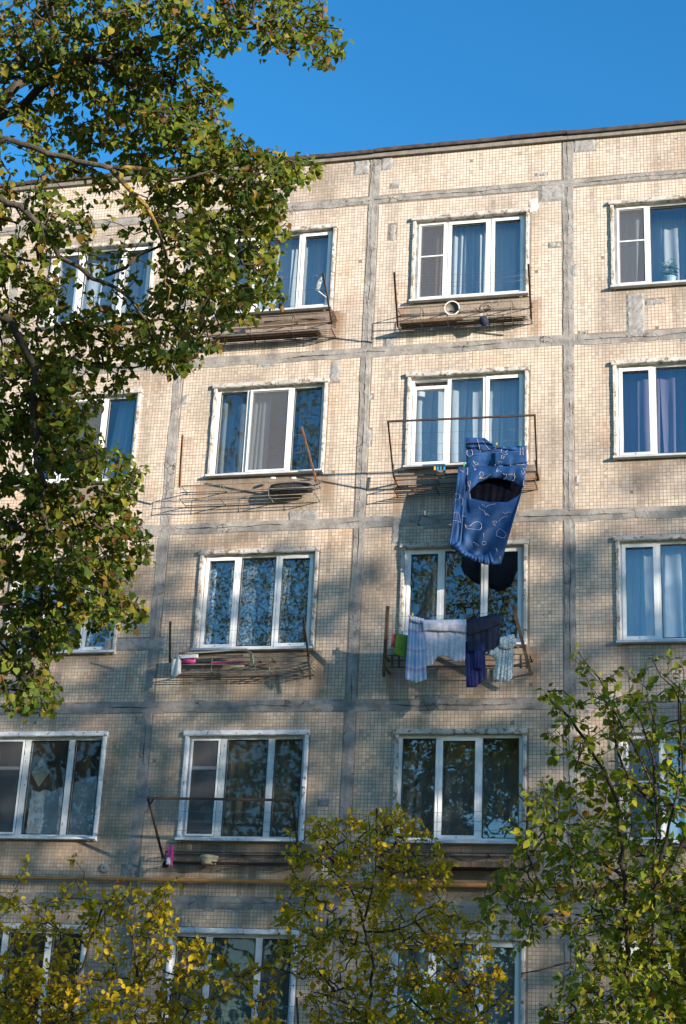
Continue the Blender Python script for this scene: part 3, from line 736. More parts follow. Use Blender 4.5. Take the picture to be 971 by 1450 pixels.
# B: top floor, third column
yo = -.25; a0, a1 = at(563, 437, yo), at(563, 459, yo); b0 = at(751, 427, yo)
t = thing('drying_rack', ((a0[0] + b0[0]) / 2, 0, a1[2]), 'brown rail rack with round basin under the top middle window', 'drying rack', RG)
basket(t, a0[0], b0[0], a0[2], a1[2], yo, M['grey_steel'], (.18, .38, .68, .86), 3, 3, .0085)
sub(t, 'shelf_board', M['board'], lambda b: b.box((a0[0] + .03, yo + .015, a1[2] + .01), (b0[0] - .05, -.05, a1[2] + .026)))
sub(t, 'wooden_edge', M['wood'], lambda b: b.box((a0[0] + .10, yo - .035, a1[2] - .01), (a0[0] + 1.0, yo - .013, a1[2] + .04)))
for (u0, v0_, u1, v1_) in ((558, 386, 563, 463), (748, 374, 752, 452)):
    p, q = at(u0, v0_, yo - .75), at(u1, v1_, yo - .02)
    ps = sub(t, 'post', M['dark_steel'], lambda b: b.bar(p, q, .026, .026))
    for k in range(6):
        c_ = p + (q - p) * (.08 + .16 * k); MB().tube([c_, c_ + np.array([.05, -.01, .01])], .004, 5).build('hook', M['rust'], ps)
for (v0_, v1_, s) in ((390, 382, .03), (405, 395, .06), (402, 388, .05)):
    rail(t, at(559, v0_, yo - .66), at(748, v1_, yo - .66), .0022, M['wire'], s, 'line')
c_ = at(640, 437, yo - .03)
bs = thing('basin', c_, 'round enamel basin with white rim standing on edge in the rack', 'basin')
MB().lathe(c_, [(.10, .025), (.116, .025), (.116, .012), (.10, .010), (.085, -.06), (0, -.065)], 28, (.08, -1, -.1)).build('bowl', M['enamel'], bs, smooth=False)
MB().lathe(c_ + np.array([0, -.004, 0]), [(.099, .012), (.084, -.02), (0, -.03)], 28, (.08, -1, -.1)).build('inside', M['dark_in'], bs, smooth=True)
c_ = at(690, 436, yo - .02)
b = MB()
for k in range(7):
    ph = k * .7; R_ = .05 + .012 * (k % 3)
    b.tube([c_ + np.array([(R_ + .07) * math.cos(t_) + .02 * k - .06, -.01 * k + .02 * math.sin(3 * t_ + ph), R_ * math.sin(t_ + ph * .2)]) for t_ in np.linspace(0, 6.1, 16)], .005, 5)
tag(b.build('wire_coil', M['grey_steel'], None, c_), 'tangled coil of wire lying in the rack beside the basin', 'wire coil')
c_ = at(685, 455, yo + .05)
fp = thing('hanging_pot', c_, 'dark small pot hanging below the rack right of the basin', 'pot')
MB().lathe(c_, [(0, -.07), (.05, -.06), (.075, .0), (.08, .04), (.07, .04), (.05, .0), (0, -.02)], 14).build('pot_body', M['navy'], fp, smooth=True)
MB().tube([c_ + np.array([-.07, 0, .03]), c_ + np.array([0, 0, .12]), c_ + np.array([.07, 0, .03])], .004, 5).build('handle', M['rust'], fp)

# C: fourth floor, second column
yo = -.31; a0, a1 = at(256, 690, yo), at(256, 705, yo); b0 = at(447, 682, yo)
t = thing('drying_rack', ((a0[0] + b0[0]) / 2, 0, a1[2]), 'open thin rod rack holding a black plastic bag, orange rusty posts', 'drying rack', RG)
basket(t, a0[0], b0[0], a0[2] + .02, a1[2] - .02, yo, M['grey_steel'], (.30, .66), 3, 1, .0075)
for (u0, v0_, u1, v1_) in ((258.5, 616, 254, 690), (427, 605, 448, 682)):
    p, q = at(u0, v0_, yo - .72), at(u1, v1_, yo - .02)
    sub(t, 'post', M['rust_red'], lambda b: b.bar(p, q, .024, .024))
sub(t, 'cross_bar', M['rust'], lambda b: b.bar(at(445, 680, yo), at(455, 683, -.02), .02, .02))
for (v0_, v1_) in ((622, 615), (645, 640), (668, 664)):
    rail(t, at(258, v0_, yo - .72 * (690 - v0_) / 75), at(430 + (v1_ - 605) * .26, v1_, yo - .72 * (683 - v1_) / 77), .0016, M['wire'], .008, 'line')
lo, hi = at(378, 697, yo + .02), at(446, 681, -.05)
c_ = (lo + hi) / 2
n = 18; P = np.zeros((n + 1, 11, 3))
for i in range(n + 1):
    for j in range(11):
        th, ph = 2 * math.pi * i / n, math.pi * j / 10
        sq = lambda v_, e_=.55: math.copysign(abs(v_) ** e_, v_)
        k = 1 + .16 * (fbm(i % n * .8 + 3, j * .9) - .5)
        P[i, j] = c_ + k * np.array([.33 * sq(math.cos(th)) * sq(math.sin(ph)), .10 * sq(math.sin(th)) * sq(math.sin(ph)), .085 * sq(math.cos(ph)) - .04])
tag(MB().grid(P).build('plastic_bag', M['black_bag'], None, c_, smooth=True), 'full black plastic bag lying in the right half of the rod rack', 'bag')
for (u, v, lab) in ((386, 677, 'left one of two white jar lids on the black bag'), (415, 677, 'right one of two white jar lids on the black bag')):
    q = at(u, v, -.16)
    tag(MB().lathe(q, [(0, .012), (.04, .012), (.045, 0), (.045, -.012), (0, -.012)], 14, (0, -.3, 1)).build('jar_lid', M['enamel'], None, q), lab, 'lid', 'white jar lids on the bag')

# D: fourth floor, third column: tall leaning frame
yt, yb = -.98, -.26
tl, tr_, bl, br = at(549, 597, yt), at(757, 588, yt), at(557, 674, yb), at(760, 668, yb)
t = thing('clothes_rack', ((bl[0] + br[0]) / 2, 0, bl[2] - .2), 'thin brown leaning clothes frame with blue bedding hung over it', 'drying rack', RG)
sub(t, 'top_bar', M['dark_steel'], lambda b: b.bar(tl, tr_, .024, .024))
for p, q in ((tl, bl), (tr_, br)): sub(t, 'post', M['dark_steel'], lambda b: b.bar(p + np.array([0, 0, .012]), q, .022, .022))
for p, q in ((bl, at(556, 660, yb)), (br, at(757, 655, yb))): sub(t, 'brace', M['dark_steel'], lambda b: b.bar(p, q + np.array([0, .02, .04]), .018, .018))
sub(t, 'bottom_bar', M['dark_steel'], lambda b: b.bar(bl, br, .022, .022))
for p in (bl, br): sub(t, 'bracket', M['rust'], lambda b: b.bar(p, (p[0], .0, p[2] - .02), .024, .024))
a1 = at(557, 694, yb)
basket(t, bl[0] + .02, br[0] - .02, bl[2] - .07, a1[2], yb, M['rust'], (.3, .62), 2, 2, .008, slope=.03)
for k in (.22, .42, .62, .8):
    rail(t, tl + (bl - tl) * k, tr_ + (br - tr_) * k, .002, M['wire'], .012, 'line')
for i, (u, m_) in enumerate(((615.5, 'pin_yellow'), (619.5, 'pin_blue'), (624, 'pin_blue'), (629, 'pin_blue'))):
    q = at(u, 663, -.36)
    tag(MB().box(q + np.array([-.012, -.006, -.03]), q + np.array([.012, .006, .03])).build('clothes_peg', M[m_], None, q), 'yellow clothes peg clipped on line below the window' if i == 0 else ['', 'first blue peg right after the yellow one below the window', 'second blue peg right after the yellow one below the window', 'third blue peg, nearest to the blue bedding'][i], 'peg', 'pegs below the leaning frame')

# E: third floor, second column
yo = -.29; a0, a1 = at(243, 932, yo), at(243, 951, yo); b0 = at(438, 930, yo)
t = thing('drying_rack', ((a0[0] + b0[0]) / 2, 0, a1[2]), 'rod rack piled with planks and rolled things at its left', 'drying rack', RG)
basket(t, a0[0], b0[0], a0[2], a1[2], yo, M['grey_steel'], (.30, .62, .72), 3, 2, .008)
for (u0, v0_, u1, v1_) in ((241, 880, 240.5, 938), (429, 873, 437, 930)):
    p, q = at(u0, v0_, yo - .6), at(u1, v1_, yo - .02)
    sub(t, 'post', M['rust'], lambda b: b.bar(p, q, .024, .024))
sub(t, 'post', M['wood'], lambda b: b.bar(at(436, 925, yo - .03), at(439, 962, yo - .02), .03, .02))
sub(t, 'wooden_peg', M['wood'], lambda b: b.bar(at(421, 945, yo - .03), at(430, 955, yo - .02), .05, .02))
for (v0_, v1_) in ((893, 890), (910, 908)): rail(t, at(241, v0_, yo - .5 * (930 - v0_) / 50), at(431, v1_, yo - .5 * (930 - v1_) / 50), .0016, M['wire'], .01, 'line')
for k in range(3):
    z = b0[2] - .03 - .05 * k
    MB().tube([(b0[0] - .10, yo - .03, z), (b0[0] + .01, yo - .03, z + .01), (b0[0] + .02, -.04, z), (b0[0] - .08, -.05, z)], .009, 6).build('wire_tie', M['wicker'], t)
# stored things of rack E
pk = [('wooden_plank', 'long brown plank on top of the pile in the rod rack', 'plank', M['wood'], (254, 926), (350, 921), .05, .025, -.02),
      ('wooden_plank', 'pale grey plank under the brown one in the rod rack', 'plank', M['board'], (252, 933), (344, 929), .04, .03, .0),
      ('metal_tube', 'dark steel tube lying front of the plank pile', 'tube', M['dark_steel'], (256, 941), (346, 939), .03, .03, -.03),
      ('broom_handle', 'magenta stick lying among the stored planks', 'stick', M['magenta'], (300, 938), (345, 936), .022, .022, -.035),
      ('cardboard_piece', 'tan cardboard piece wedged under the planks', 'cardboard', M['wicker'], (327, 944), (346, 943), .035, .02, -.04)]
for nm, lb, ct, mt, p, q, w1, w2, dy in pk:
    p_, q_ = at(*p, yo + .06 + dy), at(*q, yo + .06 + dy)
    if 'tube' in nm or 'broom' in nm: b = MB().tube([p_, q_], w1 / 2, 8)
    else: b = MB().bar(p_, q_, w1, w2)
    tag(b.build(nm, mt, None, (p_ + q_) / 2), lb, ct)
b = MB()
for k in range(5):
    o_ = np.array([.012 * k, -.012 - .006 * k, -.004 * k])
    b.tube([at(262, 925, yo) + o_, at(320, 922, yo) + o_ + np.array([0, 0, .01]), at(349, 920, yo) + o_, at(354, 926, yo - .02) + o_, at(355, 938, yo - .02) + o_, at(352, 942, yo) + o_], .006, 5)
tag(b.build('hose_bundle', M['wicker'], None, at(320, 922, yo)), 'pale hose bent over the right end of the planks', 'hose')
P = np.zeros((12, 9, 3))
for i in range(12):
    for j in range(9):
        s, k = i / 11, j / 8
        P[i, j] = at(243 + 13 * s - 1.5 * k * (1 - s), 930 + 27 * k + 3 * math.sin(5 * s), yo - .04 - .03 * math.sin(3.14 * s) - .02 * math.sin(9 * s + 3 * k))
o = tag(MB().grid(P).build('cloth_rag', M['white_bag'], None, P[0, 0], smooth=True), 'dirty white rag hanging at the left end of the plank rack', 'rag')
o.modifiers.new('thick', 'SOLIDIFY').thickness = .006
c_ = at(267, 935, yo + .0); P = np.zeros((17, 9, 3))
for i in range(17):
    for j in range(9):
        th, ph = 2 * math.pi * i / 16, math.pi * j / 8; k = 1 + .3 * (fbm(i % 16 * .7, j * .8 + 4) - .5)
        P[i, j] = c_ + k * np.array([.11 * math.cos(th) * math.sin(ph), .07 * math.sin(th) * math.sin(ph), .055 * math.cos(ph)])
tag(MB().grid(P).build('cloth_bundle', M['magenta'], None, c_, smooth=True), 'dull magenta cloth bundle beside the rag in plank rack', 'bundle')
c_ = at(266, 930, yo - .06); tag(MB().bar(at(256, 930, yo - .08), at(280, 929, yo - .08), .05, .03).build('white_box', M['white_bag'], None, c_), 'flat white box resting on the magenta bundle', 'box')

# F: third floor, third column: wooden posts
yo = -.30
t = thing('clothes_rack', at(645, 945, 0) * np.array([1, 0, 1]), 'weathered wooden post rack full of laundry', 'drying rack', RG)
pA0, pA1 = at(549, 858, yo - .5), at(543, 958, yo); pB0, pB1 = at(726, 857, yo - .55), at(752, 957, yo)
for p, q in ((pA0, pA1), (pB0, pB1)): sub(t, 'post', M['wood'], lambda b: b.bar(p, q, .045, .035))
for v0_ in (928, 945):
    rail(t, at(541, v0_, yo), at(753, v0_ - 2, yo), .009, M['wood'])
    for u in (545, 750): sub(t, 'bracket', M['wood'], lambda b: b.bar(at(u, v0_, yo), (at(u, v0_, yo)[0], 0, at(u, v0_, yo)[2] - .0), .024, .024))
for u in (555, 565, 737, 746): sub(t, 'stile', M['wood'], lambda b: b.bar(at(u, 927, yo - .01), at(u, 946, yo - .01), .03, .016))
for v0_, v1_ in ((927, 946),):
    rail(t, at(545, v0_ + 8, -.12), at(750, v1_ - 12, -.12), .008, M['rust'], name='floor_bar')
LA = at(578, 873, yo - .10); 
rail(t, at(549, 872, yo - .42), at(727, 864, yo - .5), .0025, M['wire'], .035, 'line')
rail(t, at(548, 893, yo - .32), at(733, 890, yo - .34), .0025, M['wire'], .02, 'line')
rail(t, at(547, 905, yo - .26), at(739, 903, yo - .28), .0025, M['wire'], .02, 'line')

def cloth(name, label, cat, mat, top, bottom, y0, folds=5, amp=.02, nu=34, nv=18, belly=.02, shear=.9, parent=None, group='laundry on the wooden rack', ya=0.0):
    """sheet hung from the pixel polyline top to the polyline bottom, folds growing downwards"""
    tu = np.array(top, float); bu = np.array(bottom, float)
    def along(pl, s):
        L = np.r_[0, np.cumsum(np.hypot(*np.diff(pl, axis=0).T))]; return np.interp(s * L[-1], L, pl[:, 0]), np.interp(s * L[-1], L, pl[:, 1])
    P = np.zeros((nu, nv, 3)); ph = RNG.random() * 6; uv = []
    for i in range(nu):
        s = i / (nu - 1); a_ = along(tu, s); b_ = along(bu, s)
        for j in range(nv):
            k = j / (nv - 1)
            y = y0 + ya * k - belly * math.sin(math.pi * k) + amp * (.3 + .7 * k) * (1.9 * (fbm(s * folds * 1.5 + ph * 7 + (shear - .9) * .5 * k, k * shear + ph) - .5) + .35 * math.sin(2 * math.pi * folds * s + 2.3 * math.sin(5 * s + ph) + shear * k)) + .022 * (fbm(s * 5 + ph * 3, k * 5) - .5)
            P[i, j] = at(a_[0] + (b_[0] - a_[0]) * k, a_[1] + (b_[1] - a_[1]) * k, y); uv.append((s, k))
    b = MB().grid(P); b.uv = uv
    o = b.build(name, mat, parent, None if parent is not None else P[nu // 2, 0], smooth=True)
    md = o.modifiers.new('thick', 'SOLIDIFY'); md.thickness = .004
    if parent is None: tag(o, label, cat, group)
    return o
yl = yo - .38
cloth('cloth', 'small red cloth at the far left end of the laundry', 'cloth', M['red'], [(556, 897), (562, 897)], [(553, 915), (559, 918)], yl + .05, 2, .008, 10, 8)
cloth('cloth', 'olive green cloth hanging next to the red one', 'cloth', M['green'], [(561, 896), (578, 900)], [(557, 926), (566, 929), (577, 934)], yl + .04, 2, .012, 18, 12)
tw = cloth('towel', 'pastel plaid towel hanging longest at left of laundry', 'towel', M['plaid'], [(579, 874), (601, 878)], [(573, 962), (588, 967), (604, 962)], yl, 3, .016, 30, 24)
cloth('hem_fold', None, None, M['plaid'], [(578, 871), (600, 876)], [(580, 880), (599, 884)], yl - .025, 3, .008, 20, 6, parent=tw)
sh = cloth('shirt', 'white lilac cotton shirt hanging in the middle of laundry', 'shirt', M['lilac_white'], [(599, 879), (660, 878)], [(603, 943), (612, 942), (618, 931), (626, 929), (635, 931), (642, 937), (650, 937), (658, 937)], yl, 9, .014, 54, 20)
cloth('folded_tail', None, None, M['lilac_white'], [(598, 878), (660, 877)], [(599, 893), (630, 894), (661, 896)], yl - .035, 5, .006, 40, 7, parent=sh)
ts = cloth('t_shirt', 'navy t-shirt thrown over the line, tilted up at right', 'shirt', M['navy'], [(659, 878), (706, 868), (710, 870)], [(662, 924), (678, 922), (694, 926), (706, 912)], yl - .015, 4, .016, 40, 18)
cloth('sleeve', None, None, M['navy'], [(660, 880), (709, 870)], [(662, 900), (672, 898), (709, 884)], yl - .045, 3, .007, 30, 8, parent=ts)
tr2 = cloth('trousers', 'royal blue trousers hanging lowest below the navy t-shirt', 'trousers', M['royal'], [(657, 908), (686, 910)], [(660, 973), (674, 973), (681, 966), (688, 960)], yl + .02, 5, .018, 34, 18)
cloth('trouser_leg', None, None, M['royal'], [(671, 910), (686, 910)], [(672, 947), (682, 948)], yl - .02, 2, .012, 16, 12, parent=tr2)
gs = cloth('blouse', 'pale speckled grey blouse at the right end of the laundry', 'blouse', M['speckle'], [(706, 904), (728, 899)], [(698, 960), (706, 966), (718, 966), (726, 958)], yl + .01, 5, .018, 34, 18)
cloth('collar_fold', None, None, M['speckle'], [(708, 902), (728, 898)], [(707, 917), (720, 920), (731, 914)], yl - .025, 4, .010, 24, 7, parent=gs)
cloth('sleeve', None, None, M['speckle'], [(690, 922), (706, 914)], [(686, 925), (697, 930), (705, 936)], yl - .005, 2, .012, 14, 7, parent=gs)
for i, (u, v, m_, lb) in enumerate(((659, 873, 'pin_blue', 'blue peg between white shirt and navy t-shirt'), (705, 867, 'pin_blue', 'blue peg at the raised right corner of navy t-shirt'), (718, 899, 'pin_blue', 'blue peg on the speckled blouse'), (569, 897, 'pin_blue', 'blue peg on the green cloth'), (584, 871, 'pin_yellow', 'yellow peg on the plaid towel'))):
    q = at(u, v, yl - .03)
    tag(MB().box(q + np.array([-.010, -.008, -.03]), q + np.array([.010, .008, .03])).build('clothes_peg', M[m_], None, q), lb, 'peg', 'pegs on the laundry')

# blue bedding on rack D: upper flap, open mouth, hanging bag
yd = -.46
bed = thing('duvet_cover', at(690, 640, yd), 'big blue duvet cover with white doodle print hung over the leaning frame', 'bedding')
f1 = cloth('upper_flap', None, None, M['bed'], [(660, 633), (702, 634), (745, 631)], [(660, 664), (702, 662), (746, 660)], yd, 4, .028, 40, 14, .02, parent=bed)
f2 = cloth('turned_corner', None, None, M['bed'], [(659.5, 620), (675, 620), (686, 620)], [(659, 634), (676, 634), (683, 640), (703, 634)], yd - .03, 2, .018, 24, 8, .01, parent=bed)
f2b = cloth('pocket_lip', None, None, M['bed'], [(700, 640), (745, 638)], [(700, 659), (722, 659), (746, 655)], yd - .04, 2, .012, 24, 8, .015, parent=bed)
arch = [(661, 708), (666, 694), (676, 684), (690, 678), (704, 677), (718, 680), (730, 685), (741, 691)]
f3 = cloth('mouth_rim', None, None, M['bed'], [(660, 661), (702, 660), (746, 657)], arch, yd - .02, 4, .03, 44, 14, .05, parent=bed)
f4 = cloth('shaded_inside', None, None, M['bed_shade'], [(662, 676), (700, 672), (741, 684)], [(661, 710), (685, 712), (712, 711), (734, 711)], yd + .06, 6, .022, 40, 12, -.01, parent=bed)  # inner side of the cover, its shade put into the colour
f5 = cloth('hanging_bag', None, None, M['bed'], [(652, 664), (660, 667), (663, 690), (667, 706), (690, 711), (718, 711), (736, 700), (741, 689)], [(637, 772), (645, 780), (655, 786), (668, 791), (682, 797), (695, 799), (709, 799)], yd + .04, 2.2, .085, 60, 34, .07, shear=4.0, parent=bed)
f6 = cloth('side_fold', None, None, M['bed'], [(649, 661), (661, 662)], [(636, 770), (640, 778), (652, 775)], yd - .03, 2, .022, 22, 26, .04, parent=bed)
f7 = cloth('gathered_hem', None, None, M['bed'], [(650, 766), (656, 778), (670, 786), (686, 786), (694, 780)], [(640, 774), (650, 786), (668, 793), (688, 800), (700, 798)], yd - .04, 12, .018, 70, 8, .03, parent=bed)
trees_ = []
bpy.context.view_layer.update()
for o in (f1, f2, f3, f5, f6, f2b):
    og = ORG[o.name]; trees_.append(BVHTree.FromPolygons([Vector(np.array(v.co) + og) for v in o.data.vertices], [tuple(p.vertices) for p in o.data.polygons]))
def on_bed(u, v):
    best = None; d = at(u, v, 0) - CAM; d /= np.linalg.norm(d)
    for tr in trees_:
        h = tr.ray_cast(Vector(CAM), Vector(d))
        if h[0] is not None and (best is None or h[3] < best[1]): best = (np.array(h[0]), h[3])
    return None if best is None else best[0] - d * .009
pb_ = MB()
def doodle(pts, r=.0052):
    pts = np.array(pts, float); n = max(8, len(pts) * 8); s = np.linspace(0, len(pts) - 1, n)
    U = np.interp(s, range(len(pts)), pts[:, 0]); V_ = np.interp(s, range(len(pts)), pts[:, 1]); seg = []
    for _ in range(6): U[1:-1] = (U[:-2] + 2 * U[1:-1] + U[2:]) / 4; V_[1:-1] = (V_[:-2] + 2 * V_[1:-1] + V_[2:]) / 4
    for u, v in zip(U, V_):
        h = on_bed(u, v)
        if h is None or (seg and np.linalg.norm(h - seg[-1]) > .15):
            if len(seg) > 1: pb_.tube(seg, r, 4)
            seg = []
            if h is None: continue
        seg.append(h)
    if len(seg) > 1: pb_.tube(seg, r, 4)
Z_ = lambda L: [(620 + x / 6.07, 600 + y / 6.07) for x, y in L]
for L in ([(250,225),(245,260),(265,285),(295,270),(298,240),(285,222)],[(300,320),(320,355),(350,345),(325,335),(300,322)],[(300,360),(320,385),(310,400),(330,390)],
          [(545,215),(540,250),(575,265),(600,260),(575,250),(600,225),(570,205),(545,215)],[(550,270),(540,300),(560,300),(570,275)],[(705,210),(705,270)],[(728,205),(730,270)],
          [(335,130),(350,180),(362,235),(370,245)],[(385,150),(440,225),(500,212)],
          [(510,385),(500,415),(520,400),(545,415)],[(370,460),(355,440),(362,415),(385,415),(390,440),(378,460),(345,468),(400,470),(455,432)],[(560,425),(570,440),(590,430),(585,460),(560,480),(585,470)],[(600,440),(640,430),(650,450)],[(655,425),(660,460),(650,490),(635,485)],[(715,400),(725,435),(745,420),(730,385),(765,390)],
          [(485,350),(500,362),(560,365),(640,355),(750,350)],[(515,330),(540,325),(548,335)],
          [(140,610),(165,600),(190,615),(185,640),(160,655),(135,650)],[(200,630),(215,660),(205,700)],[(115,800),(130,770),(160,758),(185,780),(190,850)],[(110,835),(150,832),(195,850)],
          [(345,700),(360,735),(400,750),(410,790),(420,770),(435,790)],[(375,690),(410,720),(430,700),(495,688)],
          [(232,865),(240,900),(300,905),(355,915),(375,895),(372,860),(350,842),(310,845),(275,880),(240,880)],
          [(470,840),(475,870),(495,880),(480,860),(505,850),(500,835),(470,840)],[(520,840),(545,810),(600,795)],[(560,760),(575,775),(600,760),(630,760)],
          [(500,960),(505,920),(530,900),(560,920),(590,950),(570,985),(530,975),(500,960)],[(375,1040),(385,1010),(410,1015),(415,1035),(380,1045)],[(390,940),(392,985)],[(300,1020),(335,1030)],[(310,1040),(350,1045)],[(490,1075),(505,1070),(500,1095),(515,1090)],[(525,1150),(530,1140),(540,1150),(530,1165)],
          [(255,380),(250,440)],[(255,500),(265,550),(280,500),(262,490)],[(270,540),(275,650)],[(190,400),(220,415)],[(205,790),(240,800)],[(735,490),(732,530)]):
    doodle(Z_(L), .0030)
o = pb_.build('printed_outline', M['print'], bed); o['kind'] = 'stuff'
for u, v, m_, lb in ((703, 630, 'pin_yellow', 'yellow peg holding the duvet cover at centre'), (737, 629, 'pin_green', 'green peg holding the duvet cover at right'), (657, 658, 'pin_green', 'green peg at left edge of the duvet cover')):
    q = at(u, v, yd - .03); tag(MB().box(q + np.array([-.009, -.008, -.03]), q + np.array([.009, .008, .03])).build('clothes_peg', M[m_], None, q), lb, 'peg', 'pegs on the duvet cover')

# G: second floor, second column: leaning brown frame
yt, yb = -.95, -.26
tl, tr_, bl, br = at(209, 1130, yt), at(414, 1133, yt), at(231, 1215, yb), at(424, 1218, yb)
t = thing('clothes_rack', ((bl[0] + br[0]) / 2, 0, bl[2]), 'dark brown leaning clothes frame under the old wooden window', 'drying rack', RG)
sub(t, 'top_bar', M['dark_steel'], lambda b: b.bar(tl, tr_, .030, .030))
for p, q in ((tl, bl), (tr_, br)): sub(t, 'post', M['dark_steel'], lambda b: b.bar(p + np.array([0, 0, .015]), q, .028, .028))
for p, q, s in ((tl, bl, 1), (tr_, br, -1)): sub(t, 'brace', M['dark_steel'], lambda b: b.bar(p + np.array([.09 * s, 0, 0]), p + (q - p) * .12, .02, .02))
basket(t, bl[0] + .03, br[0], bl[2] + .09, bl[2] - .04, yb, M['dark_steel'], (.55, .82), 2, 2, .009)
for k in (.2, .36, .52, .68, .84): rail(t, tl + (bl - tl) * k, tr_ + (br - tr_) * k, .0022, M['wire'], .008, 'line')
for u in (267, 270): sub(t, 'hook', M['grey_steel'], lambda b: b.bar(at(u, 1196, yb), at(u, 1204, yb), .02, .02))
c_ = at(296, 1216, yb + .08)
b_ = thing('basket', c_, 'shallow beige basket sitting in the dark clothes frame', 'basket')
MB().lathe(c_, [(0, -.08), (.09, -.08), (.105, -.06), (.115, .0)], 18).build('bowl', M['wicker'], b_, smooth=True)
MB().lathe(c_, [(.125, .0), (.13, .02), (.125, .04), (.11, .045), (.105, .01), (.12, -.002)], 18).build('rim', M['wicker'], b_, smooth=True)
MB().lathe(c_, [(.108, .02), (.05, .045), (0, .06)], 18).build('contents', M['plant_leaf'], b_, smooth=True)
pk = thing('cleaning_cloth', at(241, 1198, yb - .03), 'magenta cloth with white tag hung at left of the dark frame', 'cloth')
cloth('folded_cloth', None, None, M['magenta'], [(239, 1197), (246, 1196)], [(234, 1224), (244, 1226)], yb - .04, 2, .015, 14, 12, parent=pk)
cloth('white_tag', None, None, M['white_bag'], [(236, 1214), (241, 1214)], [(235, 1224), (241, 1225)], yb - .07, 1, .004, 6, 5, parent=pk)
c_ = at(235, 1224, yb); b = MB()
for k in range(5): b.tube([c_ + np.array([.05 * math.cos(q_ + k), -.02 * math.sin(q_ * 2 + k), .04 * math.sin(q_ * 1.3 + k)]) for q_ in np.linspace(0, 5, 12)], .008, 5)
tag(b.build('rope_knot', M['navy'], None, c_), 'dark knotted rope at the lower left corner of brown frame', 'rope')

# H: second floor, third column: dark shelf
yo = -.30; a0, a1 = at(534, 1206, yo), at(534, 1226, yo); b0 = at(742, 1208, yo)
t = thing('drying_rack', ((a0[0] + b0[0]) / 2, 0, a1[2]), 'dark shelf rack half hidden behind the yellow tree, above the pipe', 'drying rack', RG)
basket(t, a0[0], b0[0], a0[2], a1[2], yo, M['dark_steel'], (.45, .75), 2, 3, .009)
sub(t, 'shelf_board', M['board'], lambda b: b.box((a0[0] + .1, yo + .02, a1[2] + .01), (b0[0] - .1, -.05, a1[2] + .03)))
sub(t, 'front_board', M['wood'], lambda b: b.box((a0[0] + .8, yo - .03, a1[2] + .0), (b0[0], yo - .012, a1[2] + .07)))
p0, p1 = at(533, 1145, yo - .6), at(748, 1140, yo - .6)
for p, q in ((p0, a0), (p1, b0)): sub(t, 'post', M['dark_steel'], lambda b: b.bar(p, q + np.array([0, 0, -.1]), .024, .024))
for v0_, v1_ in ((1152, 1147), (1164, 1162), (1177, 1175)): rail(t, at(533, v0_, yo - .5), at(748, v1_, yo - .5), .0024, M['wire'], .006, 'line')
# I: ground floor, second column: teal lines
yo = -.34; a0, a1 = at(228, 1465, yo), at(228, 1490, yo); b0 = at(424, 1470, yo)
t = thing('drying_rack', ((a0[0] + b0[0]) / 2, 0, a1[2]), 'ground floor rack with teal cord lines', 'drying rack', RG)
basket(t, a0[0], b0[0], a0[2], a1[2], yo, M['dark_steel'], (.5,), 2, 2, .009)
p0, p1 = at(236, 1410, yo - .03), at(420, 1412, yo - .03)
for p, q in ((p0, a0), (p1, b0)): sub(t, 'post', M['dark_steel'], lambda b: b.bar(p, q + np.array([0, 0, -.1]), .024, .024))
for v in (1423, 1432, 1444): rail(t, at(234, v, yo - .03), at(422, v + 2, yo - .03), .003, M['teal'], .004, 'line')

# ------------------------------------------------------------------ trees
def leaf_shape(kind):
    """unit leaf along +y, face +z: two rows either side of a sunken midrib"""
    if kind == 'heart': prof = [(0, 0), (.10, .40), (.35, .50), (.65, .33), (1.0, 0)]
    else: prof = [(0, 0), (.15, .22), (.42, .34), (.72, .24), (1.0, 0)]
    v = [(0, 0, 0)]; 
    for (y, w_) in prof[1:-1]:
        dz = -.18 * y * y
        v += [(-w_, y - (.10 if (kind == 'heart' and y < .2) else 0), dz + w_ * .28), (0, y, dz), (w_, y - (.10 if (kind == 'heart' and y < .2) else 0), dz + w_ * .28)]
    v.append((0, 1.0, -.22))
    f = [(0, 2, 1, 1), (0, 3, 2, 2)]
    tri = [(0, 2, 1), (0, 3, 2)]
    for i in range(2):
        a_ = 1 + 3 * i
        tri += [(a_, a_ + 1, a_ + 4), (a_, a_ + 4, a_ + 3), (a_ + 1, a_ + 2, a_ + 5), (a_ + 1, a_ + 5, a_ + 4)]
    a_ = 7; tri += [(a_, a_ + 1, 10), (a_ + 1, a_ + 2, 10)]
    return np.array(v, float), np.array(tri)

def make_leaves(P, D, size, kind, rng, droop=.5, vary=.25, flat=.0, curl=True):
    """one leaf per point P (n,3) growing along D (n,3)"""
    v, tri = leaf_shape(kind); n = len(P)
    d = D / (np.linalg.norm(D, axis=1, keepdims=True) + 1e-9); d = d + np.array([0, 0, -droop]) + rng.normal(0, .35, (n, 3)); d /= np.linalg.norm(d, axis=1, keepdims=True)
    nrm = rng.normal(0, .75, (n, 3)) + np.array([.25, -.35, .75]); nrm -= d * (nrm * d).sum(1, keepdims=True); nrm /= np.linalg.norm(nrm, axis=1, keepdims=True)
    sd = np.cross(d, nrm); s = size * np.clip(1 + rng.normal(0, vary, n), .4, 1.7)
    B = np.stack([sd, d, nrm], axis=2) * s[:, None, None]
    vv = np.tile(v, (n, 1, 1)); vv[:, :, 0] *= (1 + rng.normal(0, .14, (n, 1))); vv[:, :, 2] *= (1 + rng.normal(0, .6, (n, 1)))
    V = np.einsum('nij,nkj->nki', B, vv) + P[:, None, :]
    F_ = (tri[None] + (np.arange(n) * len(v))[:, None, None]).reshape(-1, 3)
    return V, F_, B, nrm, s

